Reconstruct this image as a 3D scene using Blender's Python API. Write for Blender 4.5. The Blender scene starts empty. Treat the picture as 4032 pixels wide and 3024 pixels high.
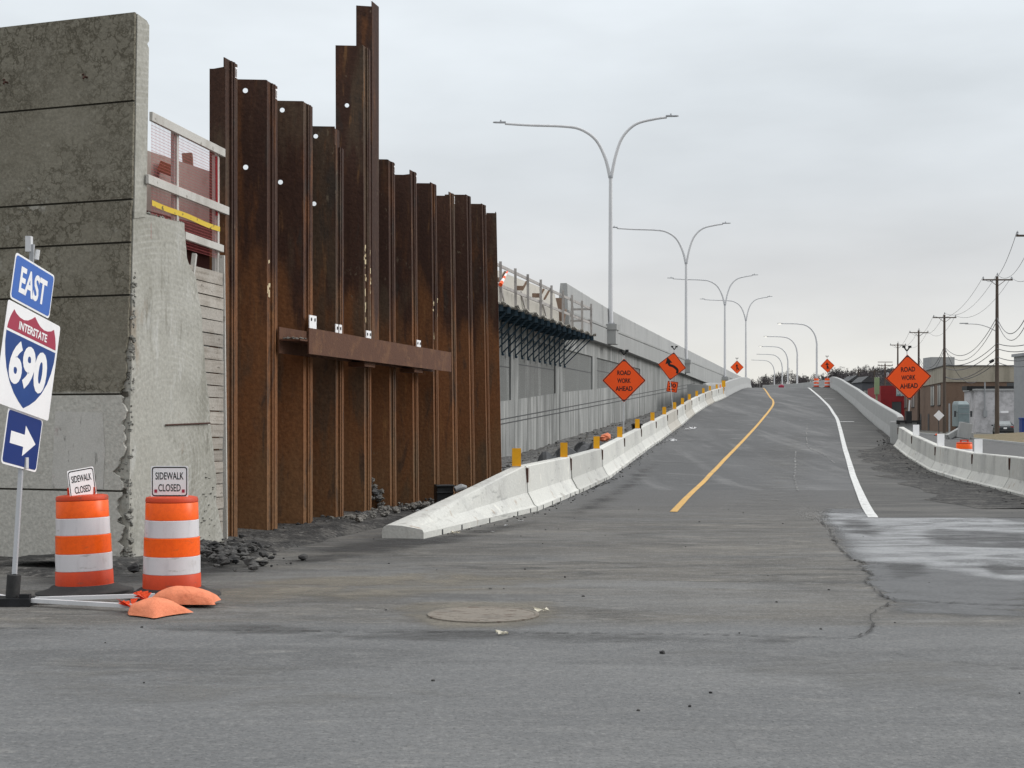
import bpy, math, random
from mathutils import Vector, Matrix, noise
random.seed(7)
S = bpy.context.scene
C = S.collection
R = math.radians
# ---------------------------------------------------------------- camera
cd = bpy.data.cameras.new('camera'); cam = bpy.data.objects.new('camera', cd); C.objects.link(cam)
cam.location = (0, 0, 1.65); cam.rotation_euler = (R(90), 0, 0)
cd.lens = 50; cd.sensor_width = 36; cd.shift_y = 0.0342; cd.clip_start = 0.1; cd.clip_end = 6000
S.camera = cam
# ---------------------------------------------------------------- sky and light
W = bpy.data.worlds.new('World'); S.world = W; W.use_nodes = True
nt = W.node_tree; N = nt.nodes; L = nt.links
N.clear()
out = N.new('ShaderNodeOutputWorld'); bg = N.new('ShaderNodeBackground'); L.new(bg.outputs[0], out.inputs[0])
tc = N.new('ShaderNodeTexCoord'); sep = N.new('ShaderNodeSeparateXYZ'); L.new(tc.outputs['Generated'], sep.inputs[0])
rp = N.new('ShaderNodeValToRGB'); L.new(sep.outputs[2], rp.inputs[0])
stops = [(0.0, (.86, .845, .79)), (.022, (.86, .845, .79)), (.06, (.77, .77, .755)), (.10, (.69, .70, .71)), (.16, (.695, .73, .76)),
         (.22, (.76, .81, .85)), (.28, (.82, .875, .92)), (.5, (.95, .98, 1.0)), (1.0, (1.0, 1.0, 1.0))]
el = rp.color_ramp.elements
el[0].position = stops[0][0]; el[0].color = (*stops[0][1], 1); el[1].position = 1; el[1].color = (*stops[-1][1], 1)
for p, c in stops[1:-1]:
    e = el.new(p); e.color = (*c, 1)
mp = N.new('ShaderNodeMapping'); mp.inputs['Scale'].default_value = (2.2, 2.2, 7.5); L.new(tc.outputs['Generated'], mp.inputs[0])
nz = N.new('ShaderNodeTexNoise'); nz.inputs['Scale'].default_value = 1.6; nz.inputs['Detail'].default_value = 5; nz.inputs['Roughness'].default_value = .5
L.new(mp.outputs[0], nz.inputs['Vector'])
mr = N.new('ShaderNodeMapRange'); mr.inputs[1].default_value = .3; mr.inputs[2].default_value = .7; mr.inputs[3].default_value = .88; mr.inputs[4].default_value = 1.09
L.new(nz.outputs[0], mr.inputs[0])
mu = N.new('ShaderNodeVectorMath'); mu.operation = 'SCALE'; L.new(rp.outputs[0], mu.inputs[0]); L.new(mr.outputs[0], mu.inputs['Scale'])
# brighter overhead, as under any overcast sky
m2 = N.new('ShaderNodeMapRange'); m2.inputs[1].default_value = .3; m2.inputs[2].default_value = .8; m2.inputs[3].default_value = 1; m2.inputs[4].default_value = 1.95
L.new(sep.outputs[2], m2.inputs[0])
mu2 = N.new('ShaderNodeVectorMath'); mu2.operation = 'SCALE'; L.new(mu.outputs[0], mu2.inputs[0]); L.new(m2.outputs[0], mu2.inputs['Scale'])
sky = N.new('ShaderNodeTexSky'); sky.sky_type = 'NISHITA'; sky.sun_disc = False; sky.sun_elevation = R(25); sky.sun_rotation = R(80)
sc = N.new('ShaderNodeVectorMath'); sc.operation = 'SCALE'; sc.inputs['Scale'].default_value = .08; L.new(sky.outputs[0], sc.inputs[0])
mx = N.new('ShaderNodeMix'); mx.data_type = 'RGBA'; mx.inputs[0].default_value = .05
dp_ = N.new('ShaderNodeVectorMath'); dp_.operation = 'DOT_PRODUCT'; dp_.inputs[1].default_value = (.62, .78, 0); L.new(tc.outputs['Generated'], dp_.inputs[0])
m3 = N.new('ShaderNodeMapRange'); m3.interpolation_type = 'SMOOTHSTEP'; m3.inputs[1].default_value = -.8; m3.inputs[2].default_value = .42; m3.inputs[3].default_value = .74; m3.inputs[4].default_value = 1.04; L.new(dp_.outputs['Value'], m3.inputs[0])
mu3 = N.new('ShaderNodeVectorMath'); mu3.operation = 'SCALE'; L.new(mu2.outputs[0], mu3.inputs[0]); L.new(m3.outputs[0], mu3.inputs['Scale'])
L.new(mu3.outputs[0], mx.inputs[6]); L.new(sc.outputs[0], mx.inputs[7]); L.new(mx.outputs[2], bg.inputs[0]); bg.inputs[1].default_value = 1.0
sl = bpy.data.lights.new('sun', 'SUN'); sl.energy = 1.5; sl.angle = R(24); sl.color = (1, .97, .93)
so = bpy.data.objects.new('sun', sl); C.objects.link(so)
so.rotation_euler = Vector((-.90, -.16, -.42)).to_track_quat('-Z', 'Y').to_euler()
S.view_settings.view_transform = 'Standard'; S.view_settings.look = 'None'; S.view_settings.exposure = 0; S.view_settings.gamma = 1
S.render.engine = 'CYCLES'

# ---------------------------------------------------------------- helpers
F = 5600.0
def P(sx, sy, Y):
    return Vector(((sx-2016)*Y/F, Y, 1.65+(1650-sy)*Y/F))
def interp(tab, x):
    if x <= tab[0][0]: return tab[0][1]
    for (a, b), (c, d) in zip(tab, tab[1:]):
        if x <= c: return b+(d-b)*(x-a)/(c-a)
    return tab[-1][1]
def sm(t):
    t = min(1, max(0, t)); return t*t*(3-2*t)

class MB:
    def __init__(s): s.v = []; s.f = []; s.m = []; s.cur = 0
    def add(s, vs, fs):
        o = len(s.v); s.v += [Vector(v) for v in vs]
        for f in fs: s.f.append([i+o for i in f]); s.m.append(s.cur)
        return s
    def box(s, c, d, rot=None):
        hx, hy, hz = d[0]/2, d[1]/2, d[2]/2
        vs = [Vector((x, y, z)) for x in (-hx, hx) for y in (-hy, hy) for z in (-hz, hz)]
        if rot is not None: vs = [rot @ v for v in vs]
        c = Vector(c)
        return s.add([v+c for v in vs], [(0,1,3,2),(4,6,7,5),(0,4,5,1),(2,3,7,6),(0,2,6,4),(1,5,7,3)])
    def bar(s, a, b, w, h, up=(0,0,1)):
        a = Vector(a); b = Vector(b); d = (b-a).normalized(); up = Vector(up)
        if abs(d.dot(up)) > .99: up = Vector((0,1,0)) if abs(d.y) < .9 else Vector((1,0,0))
        x = d.cross(up).normalized(); z = x.cross(d)
        vs = [p+x*i*w/2+z*j*h/2 for p in (a, b) for i, j in ((-1,-1),(1,-1),(1,1),(-1,1))]
        return s.add(vs, [(3,2,1,0),(4,5,6,7),(0,1,5,4),(1,2,6,5),(2,3,7,6),(3,0,4,7)])
    def tube(s, pts, r, n=10, cap=True):
        pts = [Vector(p) for p in pts]; k = len(pts); rs = r if isinstance(r, (list, tuple)) else [r]*k
        o = len(s.v); prev = None
        for i, p in enumerate(pts):
            d = (pts[min(i+1, k-1)]-pts[max(i-1, 0)]).normalized()
            if prev is None:
                up = Vector((0,0,1)) if abs(d.z) < .9 else Vector((1,0,0))
                x = d.cross(up).normalized()
            else: x = (prev-d*prev.dot(d)).normalized()
            prev = x; y = d.cross(x)
            for j in range(n):
                a = 2*math.pi*j/n; s.v.append(p+(x*math.cos(a)+y*math.sin(a))*rs[i])
        for i in range(k-1):
            for j in range(n):
                s.f.append([o+i*n+j, o+i*n+(j+1) % n, o+(i+1)*n+(j+1) % n, o+(i+1)*n+j]); s.m.append(s.cur)
        if cap:
            s.f.append([o+j for j in range(n)][::-1]); s.f.append([o+(k-1)*n+j for j in range(n)]); s.m += [s.cur]*2
        return s
    def lathe(s, prof, c=(0,0,0), n=32, rot=None):
        c = Vector(c); o = len(s.v); k = len(prof)
        for r, z in prof:
            for j in range(n):
                a = 2*math.pi*j/n; v = Vector((r*math.cos(a), r*math.sin(a), z))
                if rot is not None: v = rot @ v
                s.v.append(v+c)
        for i in range(k-1):
            for j in range(n):
                s.f.append([o+i*n+j, o+i*n+(j+1) % n, o+(i+1)*n+(j+1) % n, o+(i+1)*n+j]); s.m.append(s.cur)
        s.f.append([o+j for j in range(n)][::-1]); s.f.append([o+(k-1)*n+j for j in range(n)]); s.m += [s.cur]*2
        return s
    def plate(s, poly, o, r, u, t, z0=0.0):      # polygon in the plane (r,u), thickness t along the normal
        o = Vector(o); r = Vector(r); u = Vector(u); n = r.cross(u).normalized(); k = len(poly)
        vs = [o+r*x+u*y+n*z0 for x, y in poly]+[o+r*x+u*y+n*(z0+t) for x, y in poly]
        fs = [list(range(k))[::-1], list(range(k, 2*k))]+[(i, (i+1) % k, k+(i+1) % k, k+i) for i in range(k)]
        return s.add(vs, fs)
    def sweep(s, pts, prof, cap=True, closed=True):   # prof(i) -> [(offset to the right, z)]
        pts = [Vector((p[0], p[1], 0)) for p in pts]; k = len(pts); o = len(s.v); n = None
        for i, p in enumerate(pts):
            d = (pts[min(i+1, k-1)]-pts[max(i-1, 0)]).normalized(); rt = Vector((d.y, -d.x, 0))
            pr = prof(i); n = len(pr)
            for a, z in pr: s.v.append(p+rt*a+Vector((0, 0, z)))
        m = n if closed else n-1
        for i in range(k-1):
            for j in range(m):
                s.f.append([o+i*n+j, o+i*n+(j+1) % n, o+(i+1)*n+(j+1) % n, o+(i+1)*n+j][::-1]); s.m.append(s.cur)
        if cap and closed:
            s.f.append([o+j for j in range(n)]); s.f.append([o+(k-1)*n+j for j in range(n)][::-1]); s.m += [s.cur]*2
        return s
    def rock(s, c, r, sq=.7):
        c = Vector(c); ph = random.random()*6
        vs = []; n = 6
        vs.append(c+Vector((0,0,-r*sq)))
        for lv, rr in ((-.45,.85),(.3,.9)):
            for j in range(n):
                a = 2*math.pi*j/n+ph+lv; q = rr*r*random.uniform(.65, 1.2)
                vs.append(c+Vector((math.cos(a)*q, math.sin(a)*q, r*sq*(lv+random.uniform(-.2,.2)))))
        vs.append(c+Vector((random.uniform(-.3,.3)*r, random.uniform(-.3,.3)*r, r*sq*random.uniform(.7,1))))
        fs = [(0, 1+(j+1) % n, 1+j) for j in range(n)]+[(1+j, 1+(j+1) % n, 7+(j+1) % n, 7+j) for j in range(n)]+[(7+j, 7+(j+1) % n, 13) for j in range(n)]
        return s.add(vs, fs)
    def build(s, name, mats, parent=None, smooth=False, bevel=0, org=None, angle=35):
        if org is None: org = parent.location if parent is not None and parent.type == 'EMPTY' else Vector((0,0,0))
        if parent is not None and parent.type != 'EMPTY': org = Vector(parent.get('_o', (0,0,0)))
        me = bpy.data.meshes.new(name)
        me.from_pydata([v-org for v in s.v], [], s.f)
        if not isinstance(mats, (list, tuple)): mats = [mats]
        for m in mats: me.materials.append(m)
        if len(mats) > 1: me.polygons.foreach_set('material_index', s.m)
        if smooth:
            me.polygons.foreach_set('use_smooth', [True]*len(s.f))
            try: me.set_sharp_from_angle(angle=R(angle))
            except Exception: pass
        me.update()
        ob = bpy.data.objects.new(name, me); C.objects.link(ob)
        if parent is not None: ob.parent = parent
        if bevel:
            b = ob.modifiers.new('bevel', 'BEVEL'); b.width = bevel; b.segments = 2; b.limit_method = 'ANGLE'
        return ob
def thing(name, label, cat, loc=(0,0,0), group=None):
    o = bpy.data.objects.new(name, None); C.objects.link(o); o.location = loc; o.empty_display_size = .2
    o['label'] = label; o['category'] = cat
    if group: o['group'] = group
    return o
def tag(o, label, cat, group=None, kind=None):
    o['label'] = label; o['category'] = cat
    if group: o['group'] = group
    if kind: o['kind'] = kind
    return o
def one(mb, name, mats, label, cat, loc=(0,0,0), group=None, **k):     # a thing that is one mesh
    o = mb.build(name, mats, None, org=Vector(loc), **k); o.location = loc
    return tag(o, label, cat, group)
def struct(mb, name, mats, label=None, **k):
    o = mb.build(name, mats, None, **k); o['kind'] = 'structure'
    if label: o['label'] = label
    return o
def stuff(mb, name, mats, label, cat, **k):
    o = mb.build(name, mats, None, **k); return tag(o, label, cat, kind='stuff')
def copy_tree(o, parent=None):
    c = o.copy(); C.objects.link(c); c.parent = parent
    for ch in [x for x in C.objects if x.parent == o]: copy_tree(ch, c)
    return c

# ---------------------------------------------------------------- materials
def mat(name, col, layers=(), rough=.85, metal=0.0, bump=.0, bscale=30, coords='Object', fine=.12, fscale=60, rnd=0.0, spec=.3, bdist=.02):
    m = bpy.data.materials.new(name); m.use_nodes = True; t = m.node_tree; n = t.nodes; l = t.links
    b = n['Principled BSDF']; b.inputs['Roughness'].default_value = rough; b.inputs['Metallic'].default_value = metal
    b.inputs['Specular IOR Level'].default_value = spec
    c = n.new('ShaderNodeTexCoord'); co = c.outputs[coords]
    rgb = n.new('ShaderNodeRGB'); rgb.outputs[0].default_value = (*col, 1); cur = rgb.outputs[0]
    for ly in layers:      # dict(kind, scale, st, lo, hi, col, amt, dist, det)
        mpn = n.new('ShaderNodeMapping'); mpn.inputs['Scale'].default_value = ly.get('st', (1,1,1)); mpn.inputs['Location'].default_value = ly.get('off', (0,0,0))
        mpn.inputs['Rotation'].default_value = (0, 0, ly.get('rz', 0))
        l.new(co, mpn.inputs[0])
        if ly['kind'] == 'noise':
            q = n.new('ShaderNodeTexNoise'); q.inputs['Detail'].default_value = ly.get('det', 6); q.inputs['Roughness'].default_value = ly.get('ro', .6)
            q.inputs['Distortion'].default_value = ly.get('dist', 0); q.inputs['Scale'].default_value = ly['scale']; l.new(mpn.outputs[0], q.inputs['Vector']); v = q.outputs[0]
        elif ly['kind'] == 'crack':
            nn = n.new('ShaderNodeTexNoise'); nn.inputs['Scale'].default_value = ly['scale']*1.5; nn.inputs['Detail'].default_value = 4; l.new(mpn.outputs[0], nn.inputs['Vector'])
            ad = n.new('ShaderNodeMix'); ad.data_type = 'RGBA'; ad.inputs[0].default_value = ly.get('dist', .25)
            l.new(mpn.outputs[0], ad.inputs[6]); l.new(nn.outputs[1], ad.inputs[7])
            q = n.new('ShaderNodeTexVoronoi'); q.feature = 'DISTANCE_TO_EDGE'; q.inputs['Scale'].default_value = ly['scale']; l.new(ad.outputs[2], q.inputs['Vector']); v = q.outputs[0]
        elif ly['kind'] == 'cell':
            q = n.new('ShaderNodeTexVoronoi'); q.inputs['Scale'].default_value = ly['scale']; l.new(mpn.outputs[0], q.inputs['Vector'])
            sp = n.new('ShaderNodeSeparateColor'); l.new(q.outputs['Color'], sp.inputs[0]); v = sp.outputs[0]
        elif ly['kind'] == 'wave':
            q = n.new('ShaderNodeTexWave'); q.wave_type = ly.get('wt', 'BANDS'); q.bands_direction = ly.get('dir', 'X'); q.rings_direction = 'SPHERICAL'; q.inputs['Scale'].default_value = ly['scale']
            q.inputs['Distortion'].default_value = ly.get('dist', 0); q.inputs['Detail'].default_value = ly.get('det', 2); l.new(mpn.outputs[0], q.inputs['Vector']); v = q.outputs[1]
        elif ly['kind'] == 'axis':      # a coordinate, its edge broken by noise
            sp = n.new('ShaderNodeSeparateXYZ'); l.new(co, sp.inputs[0]); q = n.new('ShaderNodeTexNoise'); q.inputs['Scale'].default_value = ly['scale']; q.inputs['Detail'].default_value = 6
            l.new(mpn.outputs[0], q.inputs['Vector']); ma = n.new('ShaderNodeMath'); ma.operation = 'MULTIPLY_ADD'; ma.inputs[1].default_value = ly['wob']; l.new(q.outputs[0], ma.inputs[0]); l.new(sp.outputs[ly['ax']], ma.inputs[2]); v = ma.outputs[0]
        r_ = n.new('ShaderNodeMapRange'); r_.interpolation_type = 'SMOOTHSTEP'; r_.inputs[1].default_value = ly['lo']; r_.inputs[2].default_value = ly['hi']; r_.inputs[3].default_value = 0; r_.inputs[4].default_value = ly.get('amt', 1)
        l.new(v, r_.inputs[0]); fac = r_.outputs[0]
        if 'mask' in ly:
            mk = ly['mask']; q = n.new('ShaderNodeTexNoise'); q.inputs['Scale'].default_value = mk[0]; q.inputs['Detail'].default_value = 4; l.new(co, q.inputs['Vector'])
            r2 = n.new('ShaderNodeMapRange'); r2.inputs[1].default_value = mk[1]; r2.inputs[2].default_value = mk[2]; l.new(q.outputs[0], r2.inputs[0])
            mm = n.new('ShaderNodeMath'); mm.operation = 'MULTIPLY'; l.new(fac, mm.inputs[0]); l.new(r2.outputs[0], mm.inputs[1]); fac = mm.outputs[0]
        k = n.new('ShaderNodeMix'); k.data_type = 'RGBA'; l.new(fac, k.inputs[0]); l.new(cur, k.inputs[6]); k.inputs[7].default_value = (*ly['col'], 1); cur = k.outputs[2]
    if fine or rnd:
        q = n.new('ShaderNodeTexNoise'); q.inputs['Scale'].default_value = fscale; q.inputs['Detail'].default_value = 3; l.new(co, q.inputs['Vector'])
        r_ = n.new('ShaderNodeMapRange'); r_.inputs[1].default_value = .3; r_.inputs[2].default_value = .7; r_.inputs[3].default_value = 1-fine; r_.inputs[4].default_value = 1+fine
        l.new(q.outputs[0], r_.inputs[0]); f_ = r_.outputs[0]
        if rnd:
            oi = n.new('ShaderNodeObjectInfo'); r3 = n.new('ShaderNodeMapRange'); r3.inputs[3].default_value = 1-rnd; r3.inputs[4].default_value = 1+rnd; l.new(oi.outputs['Random'], r3.inputs[0])
            mm = n.new('ShaderNodeMath'); mm.operation = 'MULTIPLY'; l.new(f_, mm.inputs[0]); l.new(r3.outputs[0], mm.inputs[1]); f_ = mm.outputs[0]
        v = n.new('ShaderNodeVectorMath'); v.operation = 'SCALE'; l.new(cur, v.inputs[0]); l.new(f_, v.inputs['Scale']); cur = v.outputs[0]
    l.new(cur, b.inputs['Base Color'])
    if bump:
        q = n.new('ShaderNodeTexNoise'); q.inputs['Scale'].default_value = bscale; q.inputs['Detail'].default_value = 6; l.new(co, q.inputs['Vector'])
        bp = n.new('ShaderNodeBump'); bp.inputs['Strength'].default_value = bump; bp.inputs['Distance'].default_value = bdist; l.new(q.outputs[0], bp.inputs['Height']); l.new(bp.outputs[0], b.inputs['Normal'])
    return m
def nl(scale, lo, hi, col, amt=1, **k): return dict(kind='noise', scale=scale, lo=lo, hi=hi, col=col, amt=amt, **k)

ASPH = mat('asphalt', (.086, .082, .076), [
    nl(.35, .42, .68, (.118, .112, .102), .8, st=(.7, 1.3, 1)),
    nl(1.1, .46, .70, (.165, .155, .138), .85, st=(.42, 1.4, 1), det=12, ro=.72, dist=1.4),
    nl(.9, .52, .66, (.050, .049, .047), .8, st=(.45, 1.2, 1), off=(4, 7, 0), det=9, dist=1.2),
    nl(2.6, .54, .67, (.23, .215, .19), .7, st=(.5, 1.5, 1), off=(9, 2, 0), det=12, mask=(.3, .42, .56), dist=1.6),
    nl(1.9, .58, .66, (.045, .044, .043), .6, st=(.45, 1.5, 1), off=(31, 5, 0), det=11, dist=1.2),
    dict(kind='axis', ax=1, scale=.9, st=(.4, 1, 1), wob=1.3, lo=12.35, hi=11.8, col=(.118, .121, .124), amt=.9),
    nl(.55, .44, .68, (.158, .160, .160), .75, st=(.35, 1.3, 1), off=(1, 3, 0), det=12, mask=(.12, .40, .55), dist=1.0),
    nl(.7, .50, .68, (.082, .083, .084), .7, st=(.25, 1.2, 1), off=(17, 3, 0), det=10, dist=.8),
    nl(5, .48, .68, (.17, .17, .168), .4, st=(.7, 1.2, 1), off=(3, 23, 0), det=12, dist=.6),
    dict(kind='axis', ax=1, scale=.35, st=(1, 1, 1), wob=7, lo=24, hi=35, col=(.086, .086, .087), amt=.92),
    nl(3.0, .57, .70, (.20, .195, .185), .45, st=(.6, 1.4, 1), off=(7, 13, 0), det=12, mask=(.5, .46, .58), dist=1.0),
    nl(34, .54, .66, (.24, .238, .23), .35, det=3), nl(44, .55, .66, (.04, .04, .04), .45, det=2, off=(5, 5, 5))],
    rough=.92, bump=.6, bscale=50, fine=.14, fscale=20, bdist=.012)
RAMP = mat('ramp_asphalt', (.072, .073, .075), [
    nl(.12, .4, .66, (.108, .109, .111), .9, st=(2.5, .3, 1), rz=.19),
    nl(.35, .48, .70, (.16, .16, .16), .6, st=(2.6, .16, 1), rz=.19, det=11, dist=.6),
    nl(1.2, .54, .70, (.17, .17, .167), .5, st=(.6, .8, 1), off=(2, 2, 0), det=12, dist=1.0),
    nl(.5, .52, .70, (.050, .051, .053), .6, st=(.7, .5, 1), det=10, dist=.6),
    nl(20, .56, .70, (.20, .20, .195), .35, det=3)], rough=.9, bump=.4, bscale=40, fine=.16, fscale=18, bdist=.01)
SHOULDER = mat('dark_asphalt', (.070, .069, .067), [
    nl(.5, .45, .7, (.125, .12, .112), .8, st=(.6, 1.5, 1), det=8), nl(2.2, .58, .72, (.22, .21, .19), .5, st=(.3, 2.5, 1), det=8),
    nl(1.3, .55, .66, (.035, .035, .035), .8, st=(.4, 1.8, 1), off=(3, 3, 3), det=8)], rough=.9, bump=.5, bscale=45, fine=.22, fscale=30)
PATCH = mat('dusty_pavement', (.19, .193, .197), [
    nl(.42, .42, .60, (.32, .326, .333), .85, st=(.5, 1.0, 1), det=10, ro=.65, dist=.7),
    nl(.38, .53, .60, (.085, .085, .09), .9, st=(.45, 1.15, 1), off=(2, 8.6, 0), det=7, dist=.5),
    nl(2.0, .56, .68, (.44, .44, .44), .6, st=(.3, 2.0, 1), det=11, dist=.7)], rough=.9, bump=.3, bscale=40, fine=.14, fscale=24)
PAVE2 = mat('patched_pavement', (.150, .152, .154), [
    nl(.55, .46, .66, (.20, .20, .20), .75, st=(.3, 1.5, 1), det=10, dist=.5), nl(.7, .52, .66, (.098, .098, .098), .8, st=(.3, 1.3, 1), off=(5, 5, 0), det=9, dist=.5), nl(38, .56, .66, (.32, .315, .30), .5, det=3)],
    rough=.9, bump=.6, bscale=45, fine=.22, fscale=24)
def gappy(m, scale, lo, hi, st=(1, 1, 1)):      # worn-through material: gaps where the noise is low
    t = m.node_tree; n = t.nodes; l = t.links; b = n['Principled BSDF']
    c = n.new('ShaderNodeTexCoord'); mpn = n.new('ShaderNodeMapping'); mpn.inputs['Scale'].default_value = st; l.new(c.outputs['Object'], mpn.inputs[0])
    q = n.new('ShaderNodeTexNoise'); q.inputs['Scale'].default_value = scale; q.inputs['Detail'].default_value = 12; q.inputs['Roughness'].default_value = .7; l.new(mpn.outputs[0], q.inputs['Vector'])
    r_ = n.new('ShaderNodeMapRange'); r_.inputs[1].default_value = lo; r_.inputs[2].default_value = hi; l.new(q.outputs[0], r_.inputs[0]); l.new(r_.outputs[0], b.inputs['Alpha'])
    return m
def soft(name, col, scale=1.6, st=(1, 1, 1), k=.85, lo=.30, hi=.85, top=1.0):     # stain whose edge fades out and is broken by noise
    m = mat(name, col, [nl(3, .45, .65, tuple(c*.78 for c in col), .7, det=9)], fine=.15, fscale=25, bump=.4, bscale=50, bdist=.01)
    t = m.node_tree; n = t.nodes; l = t.links; b = n['Principled BSDF']
    at = n.new('ShaderNodeAttribute'); at.attribute_name = 'fade'; c = n.new('ShaderNodeTexCoord'); mpn = n.new('ShaderNodeMapping'); mpn.inputs['Scale'].default_value = st; l.new(c.outputs['Object'], mpn.inputs[0])
    q = n.new('ShaderNodeTexNoise'); q.inputs['Scale'].default_value = scale; q.inputs['Detail'].default_value = 12; q.inputs['Roughness'].default_value = .68; q.inputs['Distortion'].default_value = .8; l.new(mpn.outputs[0], q.inputs['Vector'])
    ma = n.new('ShaderNodeMath'); ma.operation = 'MULTIPLY_ADD'; ma.inputs[1].default_value = 2.6; ma.inputs[2].default_value = -1.3; l.new(q.outputs[0], ma.inputs[0])
    mb = n.new('ShaderNodeMath'); mb.operation = 'MULTIPLY_ADD'; mb.inputs[1].default_value = k; l.new(at.outputs['Fac'], mb.inputs[0]); l.new(ma.outputs[0], mb.inputs[2])
    r_ = n.new('ShaderNodeMapRange'); r_.interpolation_type = 'SMOOTHSTEP'; r_.inputs[1].default_value = lo; r_.inputs[2].default_value = hi; r_.inputs[4].default_value = top; l.new(mb.outputs[0], r_.inputs[0])
    m2_ = n.new('ShaderNodeMath'); m2_.operation = 'MULTIPLY'; r3 = n.new('ShaderNodeMapRange'); r3.inputs[2].default_value = .7; l.new(at.outputs['Fac'], r3.inputs[0]); l.new(r_.outputs[0], m2_.inputs[0]); l.new(r3.outputs[0], m2_.inputs[1]); l.new(m2_.outputs[0], b.inputs['Alpha'])
    return m
S_WHITE = soft('white_dust', (.28, .287, .295), .9, (.55, 1.3, 1), .85, .15, 1.15, .92)
S_PALE = soft('pale_dust', (.185, .182, .174), 1.3, (.7, 1.4, 1), .45, .15, 1.1, .65)
S_TAN = soft('tan_dust', (.205, .186, .152), 1.3, (.7, 1.4, 1), .6, .1, 1.1, .75)
S_DARK = soft('darker_asphalt', (.050, .049, .049), .8, (.7, 1.2, 1), .8, .05, 1.0, .75)  # darker tone along the foot of the wall, piles and left barriers
S_BLUE = soft('bluish_asphalt', (.125, .128, .132), 1.2, (.8, 1.3, 1), .9, .1, .8, .85)
S_PUD = soft('dry_dark_stain', (.070, .070, .072), 1.0, (.7, 1.2, 1), .6, .0, 1.1, .72)
S_BAND = soft('dark_seam_band', (.062, .061, .060), 1.2, (.8, 1.6, 1), .45, .1, 1.1, .6)
SCUFF = gappy(mat('pale_scuff', (.26, .25, .225), fine=.2), 2.2, .46, .70, (1.2, 2.5, 1))
DSCUFF = gappy(mat('dark_scuff', (.058, .057, .055), fine=.2), 1.3, .40, .72, (1.0, 1.6, 1))
WETST = gappy(mat('wet_stain', (.075, .075, .08), fine=.15, rough=.7), 1.0, .30, .58, (1.0, 1.5, 1))
CRACK = mat('crack_tar', (.035, .034, .033), fine=.3)
YELLOW = mat('yellow_paint', (.56, .33, .085), [nl(3, .5, .7, (.42, .26, .09), .7, det=9), nl(16, .56, .64, (.16, .13, .09), .75, det=8), nl(1.2, .55, .65, (.36, .24, .10), .6, det=8)], rough=.7, fine=.1)
WHITEP = mat('white_paint', (.58, .585, .575), [nl(3, .48, .68, (.40, .40, .39), .8, det=9), nl(16, .56, .64, (.17, .17, .17), .75, det=8)], rough=.7, fine=.1)
gappy(WHITEP, 9, .30, .42); gappy(YELLOW, 9, .30, .42)
GRAVEL = mat('gravel', (.105, .104, .102), [nl(3, .4, .65, (.17, .168, .162), .9), dict(kind='cell', scale=14, lo=.5, hi=.9, col=(.23, .225, .22), amt=.7), nl(1.2, .56, .66, (.05, .05, .05), .8)],
    rough=.95, bump=1, bscale=18, fine=.35, fscale=20, bdist=.06)
DIRT = mat('dark_soil', (.040, .039, .038), [nl(2, .45, .62, (.095, .091, .085), .9, det=10), nl(9, .55, .66, (.17, .16, .15), .6, det=8), nl(4, .56, .64, (.018, .018, .018), .8, off=(4,4,4), det=9)], rough=.95, bump=1, bscale=16, fine=.4, fscale=25, bdist=.05)
ROCKM = mat('rubble_stone', (.075, .073, .071), [nl(1.7, .45, .58, (.025, .025, .026), 1, det=2), nl(2.6, .64, .72, (.20, .19, .17), .8, off=(3,3,3), det=2)], rough=.95, fine=.3, fscale=30)
ROCKL = mat('pale_rubble', (.17, .162, .148), [nl(1.7, .5, .62, (.10, .10, .10), 1, det=2)], rough=.95, fine=.3, fscale=30)
GROUND = mat('ground_far', (.10, .095, .08), [nl(.02, .45, .6, (.12, .12, .115), 1)], rough=.95, fine=.2, fscale=2)
GRASS = mat('dry_grass', (.17, .135, .085), [nl(.8, .45, .65, (.12, .115, .06), .8)], rough=.95, bump=1, bscale=10, fine=.3, fscale=12, bdist=.08)
BARR = mat('barrier_concrete', (.52, .52, .49), [
    nl(.9, .42, .7, (.41, .41, .395), .85, st=(1, 1, .6)), nl(5, .56, .70, (.27, .26, .24), .55, st=(.8, .8, .16), det=10),
    nl(7, .60, .70, (.18, .17, .15), .6, det=6, mask=(1.1, .45, .6)), nl(2.5, .58, .72, (.64, .63, .58), .7, off=(6,6,6), det=8),
    nl(2.0, .60, .68, (.22, .22, .215), .55, st=(.5, .5, 3), off=(1, 6, 2), det=10), nl(3, .64, .70, (.25, .15, .08), .6, st=(1, 1, .25), off=(9, 9, 1), det=8)], rough=.9, bump=.25, bscale=30, fine=.09, fscale=30, rnd=.16)
PARA = mat('parapet_concrete', (.36, .365, .36), [
    nl(.8, .42, .68, (.33, .335, .335), .8, st=(1, 1, .4)), nl(3.0, .5, .72, (.26, .262, .26), .6, st=(1.2, 1.2, .12), det=9), nl(6, .62, .74, (.50, .50, .48), .5, st=(1, 1, .15))],
    rough=.9, bump=.2, bscale=25, fine=.08, fscale=20)
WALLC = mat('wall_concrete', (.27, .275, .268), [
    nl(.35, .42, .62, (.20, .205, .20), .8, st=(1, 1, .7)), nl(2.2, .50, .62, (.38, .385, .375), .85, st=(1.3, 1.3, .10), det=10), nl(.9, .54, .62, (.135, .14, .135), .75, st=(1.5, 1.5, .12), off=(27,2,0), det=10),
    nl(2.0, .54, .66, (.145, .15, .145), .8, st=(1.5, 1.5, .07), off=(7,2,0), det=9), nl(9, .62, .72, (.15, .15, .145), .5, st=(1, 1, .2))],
    rough=.92, bump=.25, bscale=22, fine=.09, fscale=18)
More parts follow.
